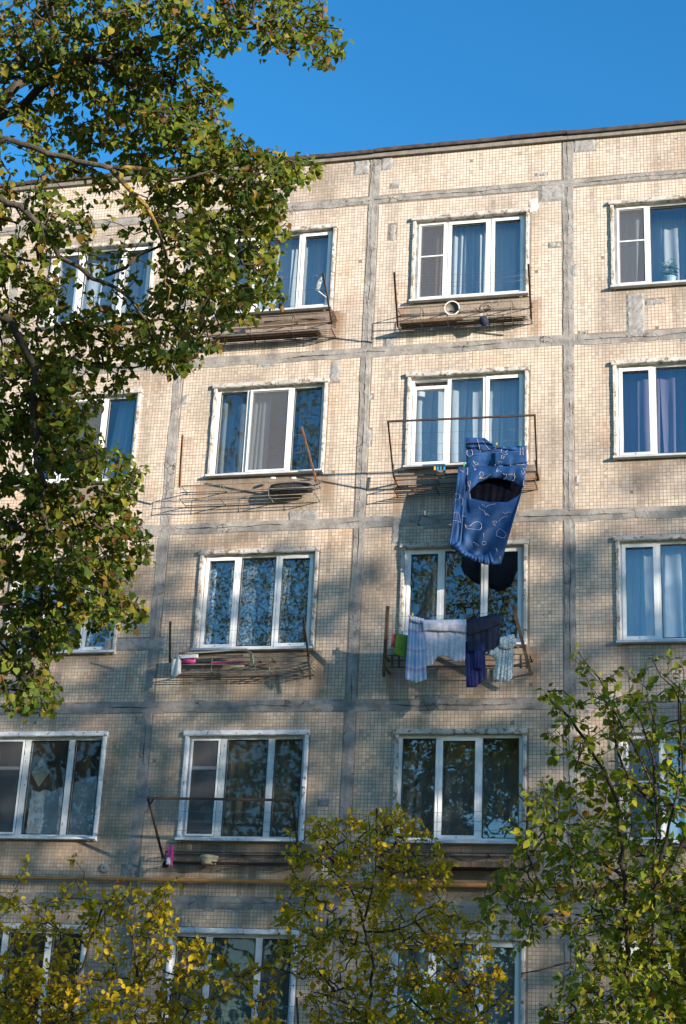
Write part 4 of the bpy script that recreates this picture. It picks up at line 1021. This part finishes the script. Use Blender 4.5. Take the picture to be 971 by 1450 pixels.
LEAFMESH = {}
def leaf_mesh(kind, mat):
    if (kind, mat.name) not in LEAFMESH:
        v, tri = leaf_shape(kind); me = bpy.data.meshes.new('leaf'); me.from_pydata([tuple(x) for x in v], [], [tuple(int(i) for i in t_) for t_ in tri]); me.materials.append(mat); me.polygons.foreach_set('use_smooth', [True] * len(me.polygons)); LEAFMESH[(kind, mat.name)] = me
    return LEAFMESH[(kind, mat.name)]

def grow(limbs, attr, rng, step=.12, jitter=.02, sagk=.0):
    """nodes: limb samples first, then twigs greedily reaching every attractor"""
    N = []; par = []; rad = []
    limb_ix = []
    for (pts, r0, r1, parent_hint) in limbs:
        pts = np.array(pts, float); L = np.r_[0, np.cumsum(np.linalg.norm(np.diff(pts, axis=0), axis=1))]
        n = max(3, int(L[-1] / step)); s = np.linspace(0, L[-1], n)
        Q = np.stack([np.interp(s, L, pts[:, k]) for k in range(3)], 1)
        # smooth and roughen
        for _ in range(2): Q[1:-1] = (Q[:-2] + 2 * Q[1:-1] + Q[2:]) / 4
        Q[1:-1] += rng.normal(0, jitter, (n - 2, 3)); st_ = len(N)
        for i in range(n):
            N.append(Q[i]); par.append(st_ + i - 1 if i else -1); rad.append(r0 + (r1 - r0) * (i / (n - 1)) ** .8)
        limb_ix.append((st_, n))
    nl = len(N); cap = nl + len(attr) * 5 + 10
    A = np.zeros((cap, 3)); A[:nl] = np.array(N); cnt = nl; par = par + [0] * (cap - nl)
    d0 = np.full(len(attr), 1e9); near = np.zeros(len(attr), int)
    for i in range(nl):
        dd = ((attr - A[i]) ** 2).sum(1); k = dd < d0; d0[k] = dd[k]; near[k] = i
    done = np.zeros(len(attr), bool); tips = []
    for _ in range(len(attr)):
        i = int(np.argmin(np.where(done, 1e9, d0))); done[i] = True
        a_ = A[near[i]]; q = attr[i]; L = math.sqrt(d0[i]); k = min(4, max(1, int(L / step))); prev = near[i]; new = []
        side = rng.normal(0, .09 * L, 3); side[2] += .18 * L
        for j in range(1, k + 1):
            f = j / k; A[cnt] = a_ + (q - a_) * f + side * f * (1 - f) + rng.normal(0, jitter, 3) * (j < k); par[cnt] = prev; prev = cnt; new.append(cnt); cnt += 1
        for c_ in new:
            dd = ((attr - A[c_]) ** 2).sum(1); m_ = (dd < d0) & ~done; d0[m_] = dd[m_]; near[m_] = c_
        tips.append(prev)
    A = A[:cnt]; par = np.array(par[:cnt]); w_ = np.ones(cnt)
    for i in range(cnt - 1, nl - 1, -1): w_[par[i]] += w_[i] * .9
    return A, par, w_, nl, rad, limb_ix, tips

def tree(name, label, cat, group, base, limbs, attr, mats, leaf, size, per, seed, solo=0, limb_mats=None, twig_r=.0028, spread=.07, droop=.6, step=.12, jitter=.02, vary=.25, branch_name='limb', bracts=0):
    rng = np.random.default_rng(seed); root = thing(name, base, label, cat, group)
    A, par, w_, nl, rad, lix, tips = grow(limbs, attr, rng, step, jitter)
    for i, (st_, n) in enumerate(lix):
        MB().tube([A[st_ + k] for k in range(n)], [rad[st_ + k] for k in range(n)], 9, True).build('trunk' if i == 0 else branch_name, (limb_mats or {}).get(i, mats[0]), root, smooth=True)
    # twigs as one mesh of tapered three-sided shoots
    idx = np.arange(nl, len(A)); p0 = A[par[idx]]; p1 = A[idx]; r1 = twig_r * w_[idx] ** .42; r0 = twig_r * np.minimum(w_[par[idx]], w_[idx] * 2.2) ** .42
    d = p1 - p0; d /= np.linalg.norm(d, axis=1, keepdims=True) + 1e-9
    a_ = np.where(np.abs(d[:, 2:3]) < .9, np.array([[0, 0, 1.0]]), np.array([[1.0, 0, 0]])); e1 = np.cross(d, a_); e1 /= np.linalg.norm(e1, axis=1, keepdims=True); e2 = np.cross(d, e1)
    K = 4; V = np.zeros((len(idx), 2 * K, 3))
    for k in range(K):
        t_ = 2 * math.pi * k / K; o_ = math.cos(t_) * e1 + math.sin(t_) * e2
        V[:, k] = p0 + o_ * r0[:, None]; V[:, K + k] = p1 + d * .004 + o_ * r1[:, None]
    fb = np.array([[k, (k + 1) % K, K + (k + 1) % K, K + k] for k in range(K)])
    o = np_mesh('twigs', V.reshape(-1, 3), (fb[None] + (np.arange(len(idx)) * 2 * K)[:, None, None]).reshape(-1, 4), mats[1], root, smooth=True); o['kind'] = 'stuff'
    # leaves
    light = idx[w_[idx] < 14]; pts = np.repeat(light, rng.integers(per[0], per[1] + 1, len(light)))
    f = rng.random(len(pts))[:, None]; P = A[par[pts]] + (A[pts] - A[par[pts]]) * f; td = A[pts] - A[par[pts]]; td /= np.linalg.norm(td, axis=1, keepdims=True) + 1e-9
    out = rng.normal(0, 1, (len(pts), 3)); out /= np.linalg.norm(out, axis=1, keepdims=True)
    P = P + out * spread * rng.random((len(pts), 1)); D = out * .8 + td * .5
    V, F_, B, nrm, s = make_leaves(P, D, size, leaf, rng, droop, vary)
    n = len(P); pick = np.zeros(n, bool)
    if solo:
        dv = P - CAM; k = dv @ FW; u = 485.5 + FPX * (dv @ RT) / k; v = 725 - FPX * (dv @ UP) / k
        face = np.abs((nrm * dv).sum(1)) / np.linalg.norm(dv, axis=1)
        score = np.where((u > 5) & (u < 966) & (v > 5) & (v < 1445), (s / k) ** 2 * face / (1 + np.exp((k - np.median(k)) * 1.5)), -1)
        pick[np.argsort(-score)[:solo]] = True
        me = leaf_mesh(leaf, mats[2]); proto = None
        for i in np.nonzero(pick)[0]:
            if proto is None: o = proto = bpy.data.objects.new('leaf', me)
            else: o = proto.copy()
            col.objects.link(o); o.parent = root
            mm = Matrix.Identity(4)
            for r_ in range(3):
                for c_ in range(3): mm[r_][c_] = B[i][r_, c_]
                mm[r_][3] = P[i][r_] - ORG[root.name][r_]
            o.matrix_local = mm
    keep = ~pick; nv = V.shape[1]; tri = leaf_shape(leaf)[1]; n2 = int(keep.sum())
    o = np_mesh('foliage', V[keep].reshape(-1, 3), (tri[None] + (np.arange(n2) * nv)[:, None, None]).reshape(-1, 3), mats[2], root, smooth=True); o['kind'] = 'stuff'
    if bracts:
        k_ = rng.choice(n, bracts, replace=False); k_ = np.repeat(k_, 3)
        Vb, Fb, *_ = make_leaves(P[k_] + rng.normal(0, .03, (len(k_), 3)), rng.normal(0, .3, (len(k_), 3)), .05, 'oval', rng, 2.0, .3)
        Vb[:, :, :] = Vb
        o = np_mesh('seed_bracts', Vb.reshape(-1, 3), Fb, M['bract'], root, smooth=True); o['kind'] = 'stuff'
    print(name, 'nodes', len(A), 'leaves', n)
    return root

def blob_attr(blobs, dens, rng, D0, Dsd, seedn):
    out = []
    for bl in blobs:
        u, v, r = bl[:3]; k = bl[3] if len(bl) > 3 else 1.0; dd = bl[4] if len(bl) > 4 else 0
        n = max(3, int(dens * k * r * r / 1000)); th = rng.random(n) * 6.283; rr = r * np.sqrt(rng.random(n))
        uu = u + rr * np.cos(th); vv = v + rr * np.sin(th)
        dz = D0 + dd + (fbm(uu / 90 + seedn, vv / 90) - .5) * 2.2 + rng.normal(0, Dsd, n)
        out += [at_depth(a_, b_, c_) for a_, b_, c_ in zip(uu, vv, dz)]
    return np.array(out)

rng = np.random.default_rng(5); DT = 13.0
LB = [(40,50,75),(130,50,80),(215,60,70),(290,40,50),(350,25,45),(415,22,45),(455,60,32,1.0),(455,92,18,.8),(395,60,30,.7),
      (150,135,75,.9),(240,140,65),(290,150,35,.8),(40,110,60,.6),(100,185,60,.6),(200,190,60,.8),(270,205,45,.9),(300,185,28,.8),
      (250,250,45,.9),(190,265,45,.35),(120,265,40,.3),(30,215,55,.5),
      (330,240,48),(385,245,38),(425,240,26),(450,238,10,1.5),(345,225,30),(370,285,42),(310,300,55),(255,310,50,.9),(330,350,50),(375,330,35),(398,325,15),
      (275,370,50,.9),(360,385,35),(385,410,20),(395,425,12,.8),(310,420,45),(255,430,42,.8),(345,430,30),(230,475,42,.9),(275,480,35),(225,515,25,.9),(255,515,18),(295,460,25),
      (25,320,60,.9),(80,310,50,.5),(30,400,60,.9),(95,430,45,.4),(130,340,40,.3),(160,400,40,.2),(200,350,35,.25),(195,440,35,.35),(140,480,45,.8),(60,480,65),(185,480,35,.9),
      (30,560,70),(90,550,52),(145,550,30,.4),(180,540,22,.4),(100,620,50),(40,650,75),(160,665,32,.8),(185,672,16,.8),(100,700,65),(165,720,40),(190,700,16,.8),
      (40,750,75),(120,775,60),(175,780,35),(200,790,14),(60,830,70),(135,835,50),(165,860,32),(190,868,14),(100,880,38),(30,900,55),(70,905,28,.7),(20,960,40),(55,975,26),(75,1000,14),(40,1000,15)]
OUT = [(-90,y,95,.55) for y in range(-20, 960, 105)] + [(-240,y,110,.35,.5) for y in range(-60, 900, 130)] + [(-420,y,130,.25,1.0) for y in range(-120, 800, 160)] + [(x,-90,80,.55) for x in (0,120,240,340,430)] + [(u, v, 130, .3) for u in (-250, -80, 90) for v in (-350, -500, -650)] + [(x,-230,100,.35) for x in (-80,80,230,340)] + [(-200,-200,110,.3),(100,-360,110,.25)]
attr = blob_attr(LB, 33, rng, DT, .35, 3)
attr = np.vstack([attr, blob_attr(OUT, 20, rng, DT, .8, 8)])
q_ = rng.normal(0, 1, (1300, 3)); q_ /= np.linalg.norm(q_, axis=1, keepdims=True); q_ *= rng.random((1300, 1)) ** .4
attr = np.vstack([attr, np.array([-1.4, -9.4, 13.3]) + q_ * np.array([2.2, 1.5, 3.5])])
tb = at_depth(-330, 700, DT + .6); tb[2] = 0
A_ = lambda L, D: [at_depth(u, v, D) for u, v in L]
trunk_pts = [tb, tb + np.array([.05, 0, 2.2]), at_depth(-318, 620, DT + .5), at_depth(-290, 330, DT + .3), at_depth(-260, 60, DT), at_depth(-200, -200, DT), at_depth(-150, -620, DT)]
limbs = [(trunk_pts, .24, .07, None),
  (A_([(-290,330),(-120,240),(0,152),(30,118),(55,92),(95,76),(150,92),(190,120),(215,165),(262,186),(300,215)], DT), .085, .012, 0),
  (A_([(-285,300),(-100,210),(0,172),(40,132),(85,105),(140,85),(200,60),(260,62),(285,32),(300,24)], DT + .2), .075, .014, 0),
  (A_([(300,24),(345,20),(385,22),(420,40),(452,70)], DT + .2), .014, .005, 0),
  (A_([(-290,340),(-120,250),(20,195),(75,212),(100,228),(125,243),(150,240),(160,239)], DT - .9), .030, .020, 0),
  (A_([(160,239),(180,236),(205,235),(214,241)], DT - 1.0), .022, .016, 0),
  (A_([(158,239),(166,250),(185,276),(205,290),(225,308),(232,345),(238,400),(235,440)], DT - 1.0), .024, .005, 0),
  (A_([(-295,400),(-150,320),(0,275),(30,295),(62,325),(82,358),(88,375),(122,384),(150,396),(180,415),(205,450),(215,480)], DT - .7), .06, .008, 0),
  (A_([(150,390),(185,372),(205,352),(235,340),(290,330),(350,310)], DT - .1), .016, .006, 0),
  (A_([(225,310),(290,300),(350,330),(380,390)], DT - .2), .012, .005, 0),
  (A_([(214,241),(260,255),(330,250),(400,242)], DT - .8), .014, .005, 0),
  (A_([(-300,480),(-160,420),(0,440),(40,490),(46,560),(52,640),(62,720),(70,800),(50,880),(40,950)], DT - .4), .055, .010, 0),
  (A_([(-300,560),(-150,560),(0,600),(70,620),(120,640),(170,655)], DT), .045, .008, 0),
  (A_([(-305,620),(-160,690),(0,740),(80,760),(140,800),(185,860)], DT + .1), .045, .008, 0),
  (A_([(-300,520),(-150,500),(0,505),(80,500),(150,520),(215,515)], DT + .2), .04, .007, 0),
  (A_([(-308,640),(-160,780),(-40,860),(20,940),(60,990)], DT - .2), .035, .007, 0)]
tree('linden_tree', 'big leafy linden tree filling the upper left, yellow lichen on its branches', 'tree', None, tb, limbs, attr, (M['bark'], M['twig'], M['linden_leaf']), 'heart', .050, (4, 7), 21, 300,
     {5: M['lichen_bark'], 6: M['lichen_bark']}, spread=.085, droop=.75, bracts=420)

# yellow saplings along the bottom
def sapling(label, blobs, limb_px, D, mat, seed, dens, size, per, kind='oval', trunk_r=.035, n_solo=300, name='sapling', droop=.15, spread=.05, Dsd=.28):
    rng = np.random.default_rng(seed); attr = blob_attr(blobs, dens, rng, D, Dsd, seed)
    L0 = limb_px[0]; p0 = at_depth(*L0[0], D); base = np.array([p0[0], p0[1], 0.0])
    limbs = [([base, base + (p0 - base) * .5] + A_(L0, D), trunk_r, trunk_r * .3, None)]
    for k, L in enumerate(limb_px[1:]):
        limbs.append((A_(L, D + .12 * math.sin(k * 2.3)), trunk_r * .42, trunk_r * .13, 0))
    return tree(name, label, 'tree', 'young trees in front of the block', base, limbs, attr, (M['twig'], M['twig'], mat), kind, size, per, seed + 1, n_solo, twig_r=.0018, spread=spread, droop=droop, jitter=.009, vary=.28, branch_name='stem')
c5 = lambda L: [(x / 4.046, 1200 + y / 4.046) for x, y in L]
c7 = lambda L: [(440 + x / 3.468, 1160 + y / 3.468) for x, y in L]
c8 = lambda L: [(700 + x / 2.635, 900 + y / 2.635) for x, y in L]
sapling('yellow-leaved young tree at bottom left below the gas pipe',
  [(30,1300,40,.7),(90,1290,40,.6),(150,1290,40,.8),(200,1290,40,.9),(235,1320,40,.8),(60,1350,50,.7),(20,1390,40),(120,1350,45,.6),(180,1350,45,.7),(60,1420,55,1.3),(120,1420,45,1.0),(180,1420,45,.7),(220,1390,40,.7),(280,1360,35,.8),(270,1400,40,.8),(330,1395,28,.7),(270,1440,40,.8),(115,1245,12,.7),(30,1225,12,.5),(100,1218,8,.6),(220,1265,20,.6),(245,1255,15,.5),(30,1480,80,1.0),(140,1490,80,.8),(250,1490,70,.6),(-60,1380,70,.6),(300,1350,25,.6),(370,1375,14,.6)],
  [c5([(430,1250),(425,1000),(405,860),(400,790),(500,670),(515,560),(560,400),(610,300)]), c5([(400,790),(340,710),(260,640)]), c5([(425,1010),(530,900),(640,840),(760,770),(900,745)]), c5([(790,750),(800,600),(740,500),(750,420),(700,330),(640,300)]), c5([(430,1000),(300,900),(150,780),(110,650)]), c5([(515,560),(330,470),(230,410),(110,300)]), c5([(640,840),(700,900),(790,900),(830,1010)])],
  14.0, M['yellow_leaf'], 31, 40, .052, (3, 5), trunk_r=.03)
sapling('taller yellow young tree in front of the middle windows, thin dark trunk',
  [(440,1190,35,.9),(490,1190,40,1.0),(530,1185,40,1.0),(575,1190,38,.9),(600,1220,35,.7),(450,1240,40,.9),(510,1240,45,1.1),(570,1250,40,.9),(620,1260,35,.7),(420,1270,30,.6),(440,1310,40,.8),(500,1300,40,.8),(560,1300,42,.9),(620,1310,40,.9),(660,1330,35,.9),(420,1360,35,.8),(480,1360,45,.9),(550,1360,45,.9),(610,1370,45,1.0),(670,1370,40,.9),(460,1410,40,.8),(520,1420,45,.7),(590,1420,45,1.0),(650,1420,45,1.0),(700,1400,30,.7),(400,1320,22,.6),(370,1390,30,.7),(380,1440,30,.6),(570,1165,22,.7),(520,1480,90,.5),(620,1490,80,.7),(420,1215,18,.6),(640,1215,12,.4),(455,1170,15,.5)],
  [c7([(262,1160),(262,1000),(290,880),(315,740),(295,620),(262,550),(255,480),(215,380),(190,330)]), c7([(262,970),(200,890),(110,840),(0,845)]), c7([(262,550),(330,590),(400,540),(500,510),(640,450)]), c7([(270,990),(380,930),(480,900)]), c7([(290,620),(150,550),(40,580)]), c7([(190,330),(100,240),(0,180)]), c7([(260,500),(275,400),(330,300),(320,180)]), c7([(120,845),(50,750),(0,700)]), c7([(262,1160),(600,1100),(830,970),(900,890),(971,820)]), c7([(830,970),(790,860),(780,780),(640,680)]), c7([(510,500),(600,640),(720,760)])],
  14.0, M['yellow_leaf'], 41, 42, .050, (3, 5), trunk_r=.03)
sapling('tall green sapling at the right edge with long upright shoots',
  [(815,925,10,.9),(822,950,14,.9),(880,945,14,.8),(920,930,8,.8),(960,930,14,.8),(770,985,12,.8),(800,1000,25,.7),(850,980,28,.7),(905,990,25,.8),(960,975,25,.8),(800,1050,30,.7),(850,1040,35,.8),(900,1040,35,.8),(950,1040,35,.9),(800,1100,32,.6),(850,1100,35,.8),(900,1100,38,.9),(955,1110,40,1.0),(750,1130,22,.7),(780,1140,28,.8),(840,1160,42,.9),(900,1165,42,1.1),(955,1170,40,1.2),(750,1180,30,.8),(790,1190,32,.9),(730,1220,28,.8),(780,1230,38,1.0),(840,1230,45,1.2),(900,1230,45,1.3),(955,1235,45,1.4),(720,1255,25,.8),(700,1280,25,.8),(760,1280,40,1.0),(820,1290,40,.9),(880,1290,45,1.2),(945,1300,50,1.4),(740,1320,28,.6),(830,1330,30,.6),(890,1350,45,1.2),(950,1360,50,1.5),(860,1395,40,1.1),(820,1400,32,1.0),(920,1410,55,1.5),(800,1440,35,.9),(870,1450,50,1.2),(950,1460,60,1.4),(700,1240,18,.6),(850,1520,80,.9),(1020,1150,60,.7),(1030,1300,80,.9),(1030,1440,80,.9),(1000,1030,40,.6),(690,1300,20,.7)],
  [c8([(520,1560),(505,1300),(490,1150),(485,1050),(490,920),(478,800),(470,700),(455,590),(400,480),(340,390),(270,300),(190,220)]), c8([(575,1560),(585,1160),(592,900),(605,700),(600,560),(480,340),(400,180),(312,60)]), c8([(600,600),(590,400),(540,300),(500,260)]), c8([(590,900),(640,780),(680,560),(714,270),(640,150),(590,90)]), c8([(485,960),(400,890),(300,800),(180,700),(100,640),(85,590)]), c8([(485,1100),(400,1050),(290,1030),(200,1040)]), c8([(590,950),(680,840),(740,700),(700,500),(690,300),(690,180)]), c8([(490,900),(380,820),(260,720)]), c8([(500,1250),(380,1200),(250,1220),(100,1260)]), c8([(620,1100),(700,1000),(790,900)]), c8([(600,640),(500,560),(440,400),(450,200)])],
  12.0, M['green_leaf'], 51, 30, .058, (2, 5), trunk_r=.034, Dsd=.35, droop=.25)

# trees outside the picture that shade the wall and show in the panes
def far_tree(name, label, base, height, rad, n, seed, size, trunk=.22, low=.3, group='trees of the courtyard', per=(2, 4), squash=1.0, sparse=.52):
    rng = np.random.default_rng(seed); base = np.array(base, float); pts = []
    zc = height * (low + 1) / 2; hz = height * (1 - low) / 2
    while len(pts) < n:
        q = rng.uniform(-1, 1, (n * 3, 3)); q = q[(q ** 2).sum(1) < 1]
        f = fbm(q[:, 0] * 2.6 + seed, q[:, 2] * 2.6 + q[:, 1] * 1.9 + seed * 1.7); q = q[f > sparse - .12 * rng.random(len(q))]
        pts += [base + np.array([a_[0] * rad, a_[1] * rad * squash, zc + a_[2] * hz]) for a_ in q]
    pts = np.array(pts[:n]); top = base + np.array([rng.normal(0, .3), rng.normal(0, .3), height * .9])
    limbs = [([base, base + np.array([.1, 0, height * .3]), base + np.array([-.1, .1, height * .6]), top], trunk, .04, None)]
    for k in range(8):
        an = k * 2.4 + rng.random(); z = height * (low + .07 + .55 * k / 8); st_ = base + np.array([0, 0, z])
        e_ = st_ + np.array([math.cos(an) * rad * .75, math.sin(an) * rad * .75 * squash, height * .14]); limbs.append(([st_, (st_ + e_) / 2 + np.array([0, 0, .3]), e_], trunk * .35, .02, 0))
    return tree(name, label, 'tree', group, base, limbs, pts, (M['bark'], M['twig'], M['far_leaf']), 'heart', size, per, seed, 0, twig_r=.006, spread=.3, step=.4, jitter=.05, branch_name='limb')
SH = [((25.2, -15.0, 0), 14.9, 3.7, 2300, 61, .42, 'broad courtyard tree far to the right, nearest to the block corner'),
      ((29.6, -15.2, 0), 15.3, 3.6, 1500, 62, .45, 'courtyard tree farther right, second from the block corner'),
      ((34.6, -16.2, 0), 16.8, 3.6, 800, 63, .50, 'loose courtyard tree at the far right of the yard'),
      ((15.5, -14.0, 0), 8.4, 3.3, 520, 64, .45, 'low courtyard tree right of the viewer that shades the saplings'),
      ((17.5, -18.8, 0), 11.5, 3.8, 700, 65, .46, 'courtyard tree beside the viewer on the right'),
      ((21.0, -14.6, 0), 9.2, 3.0, 350, 66, .48, 'small round courtyard tree behind the bigger one')]
for bs_, h_, r_, n_, sd_, sp_, lb in SH:
    far_tree('shade_tree', lb, bs_, h_, r_, n_, sd_, .13, sparse=sp_)
for i, (x, y, h_, r_) in enumerate(((-24, -34, 19, 5.5), (-15, -31, 20, 5.2), (-7, -35, 21, 5.5), (1.5, -38, 17, 5.0), (10, -44, 14, 5.0))):
    far_tree('courtyard_tree', ['tall tree at the left end of the row behind the viewer', 'second tree of the row behind the viewer', 'tallest middle tree of the row behind the viewer', 'fourth lower tree of the row behind the viewer', 'lowest tree at the right end of the row behind the viewer'][i], (x, y, 0), h_, r_, 2200, 70 + i, .17, .3, .15, per=(4, 6), sparse=.47)

for i, (x, y, h_, r_) in enumerate(((-19, -29, 7.5, 4.2), (-11, -28.5, 8.0, 4.2), (-3, -29, 7.8, 4.2), (4.5, -30, 7.2, 4.0), (12, -31, 7.5, 4.2))):  # unseen shrubs, added to darken reflections in the ground floor panes
    far_tree('added_shrub', ['added shrub at the left end of the thicket behind the viewer', 'second added shrub of the thicket behind the viewer', 'middle added shrub of the thicket behind the viewer', 'fourth added shrub of the thicket behind the viewer', 'added shrub at the right end of the thicket behind the viewer'][i], (x, y, 0), h_, r_, 900, 90 + i, .20, .08, .05, group='added shrubs behind the viewer', per=(4, 6), sparse=.38)
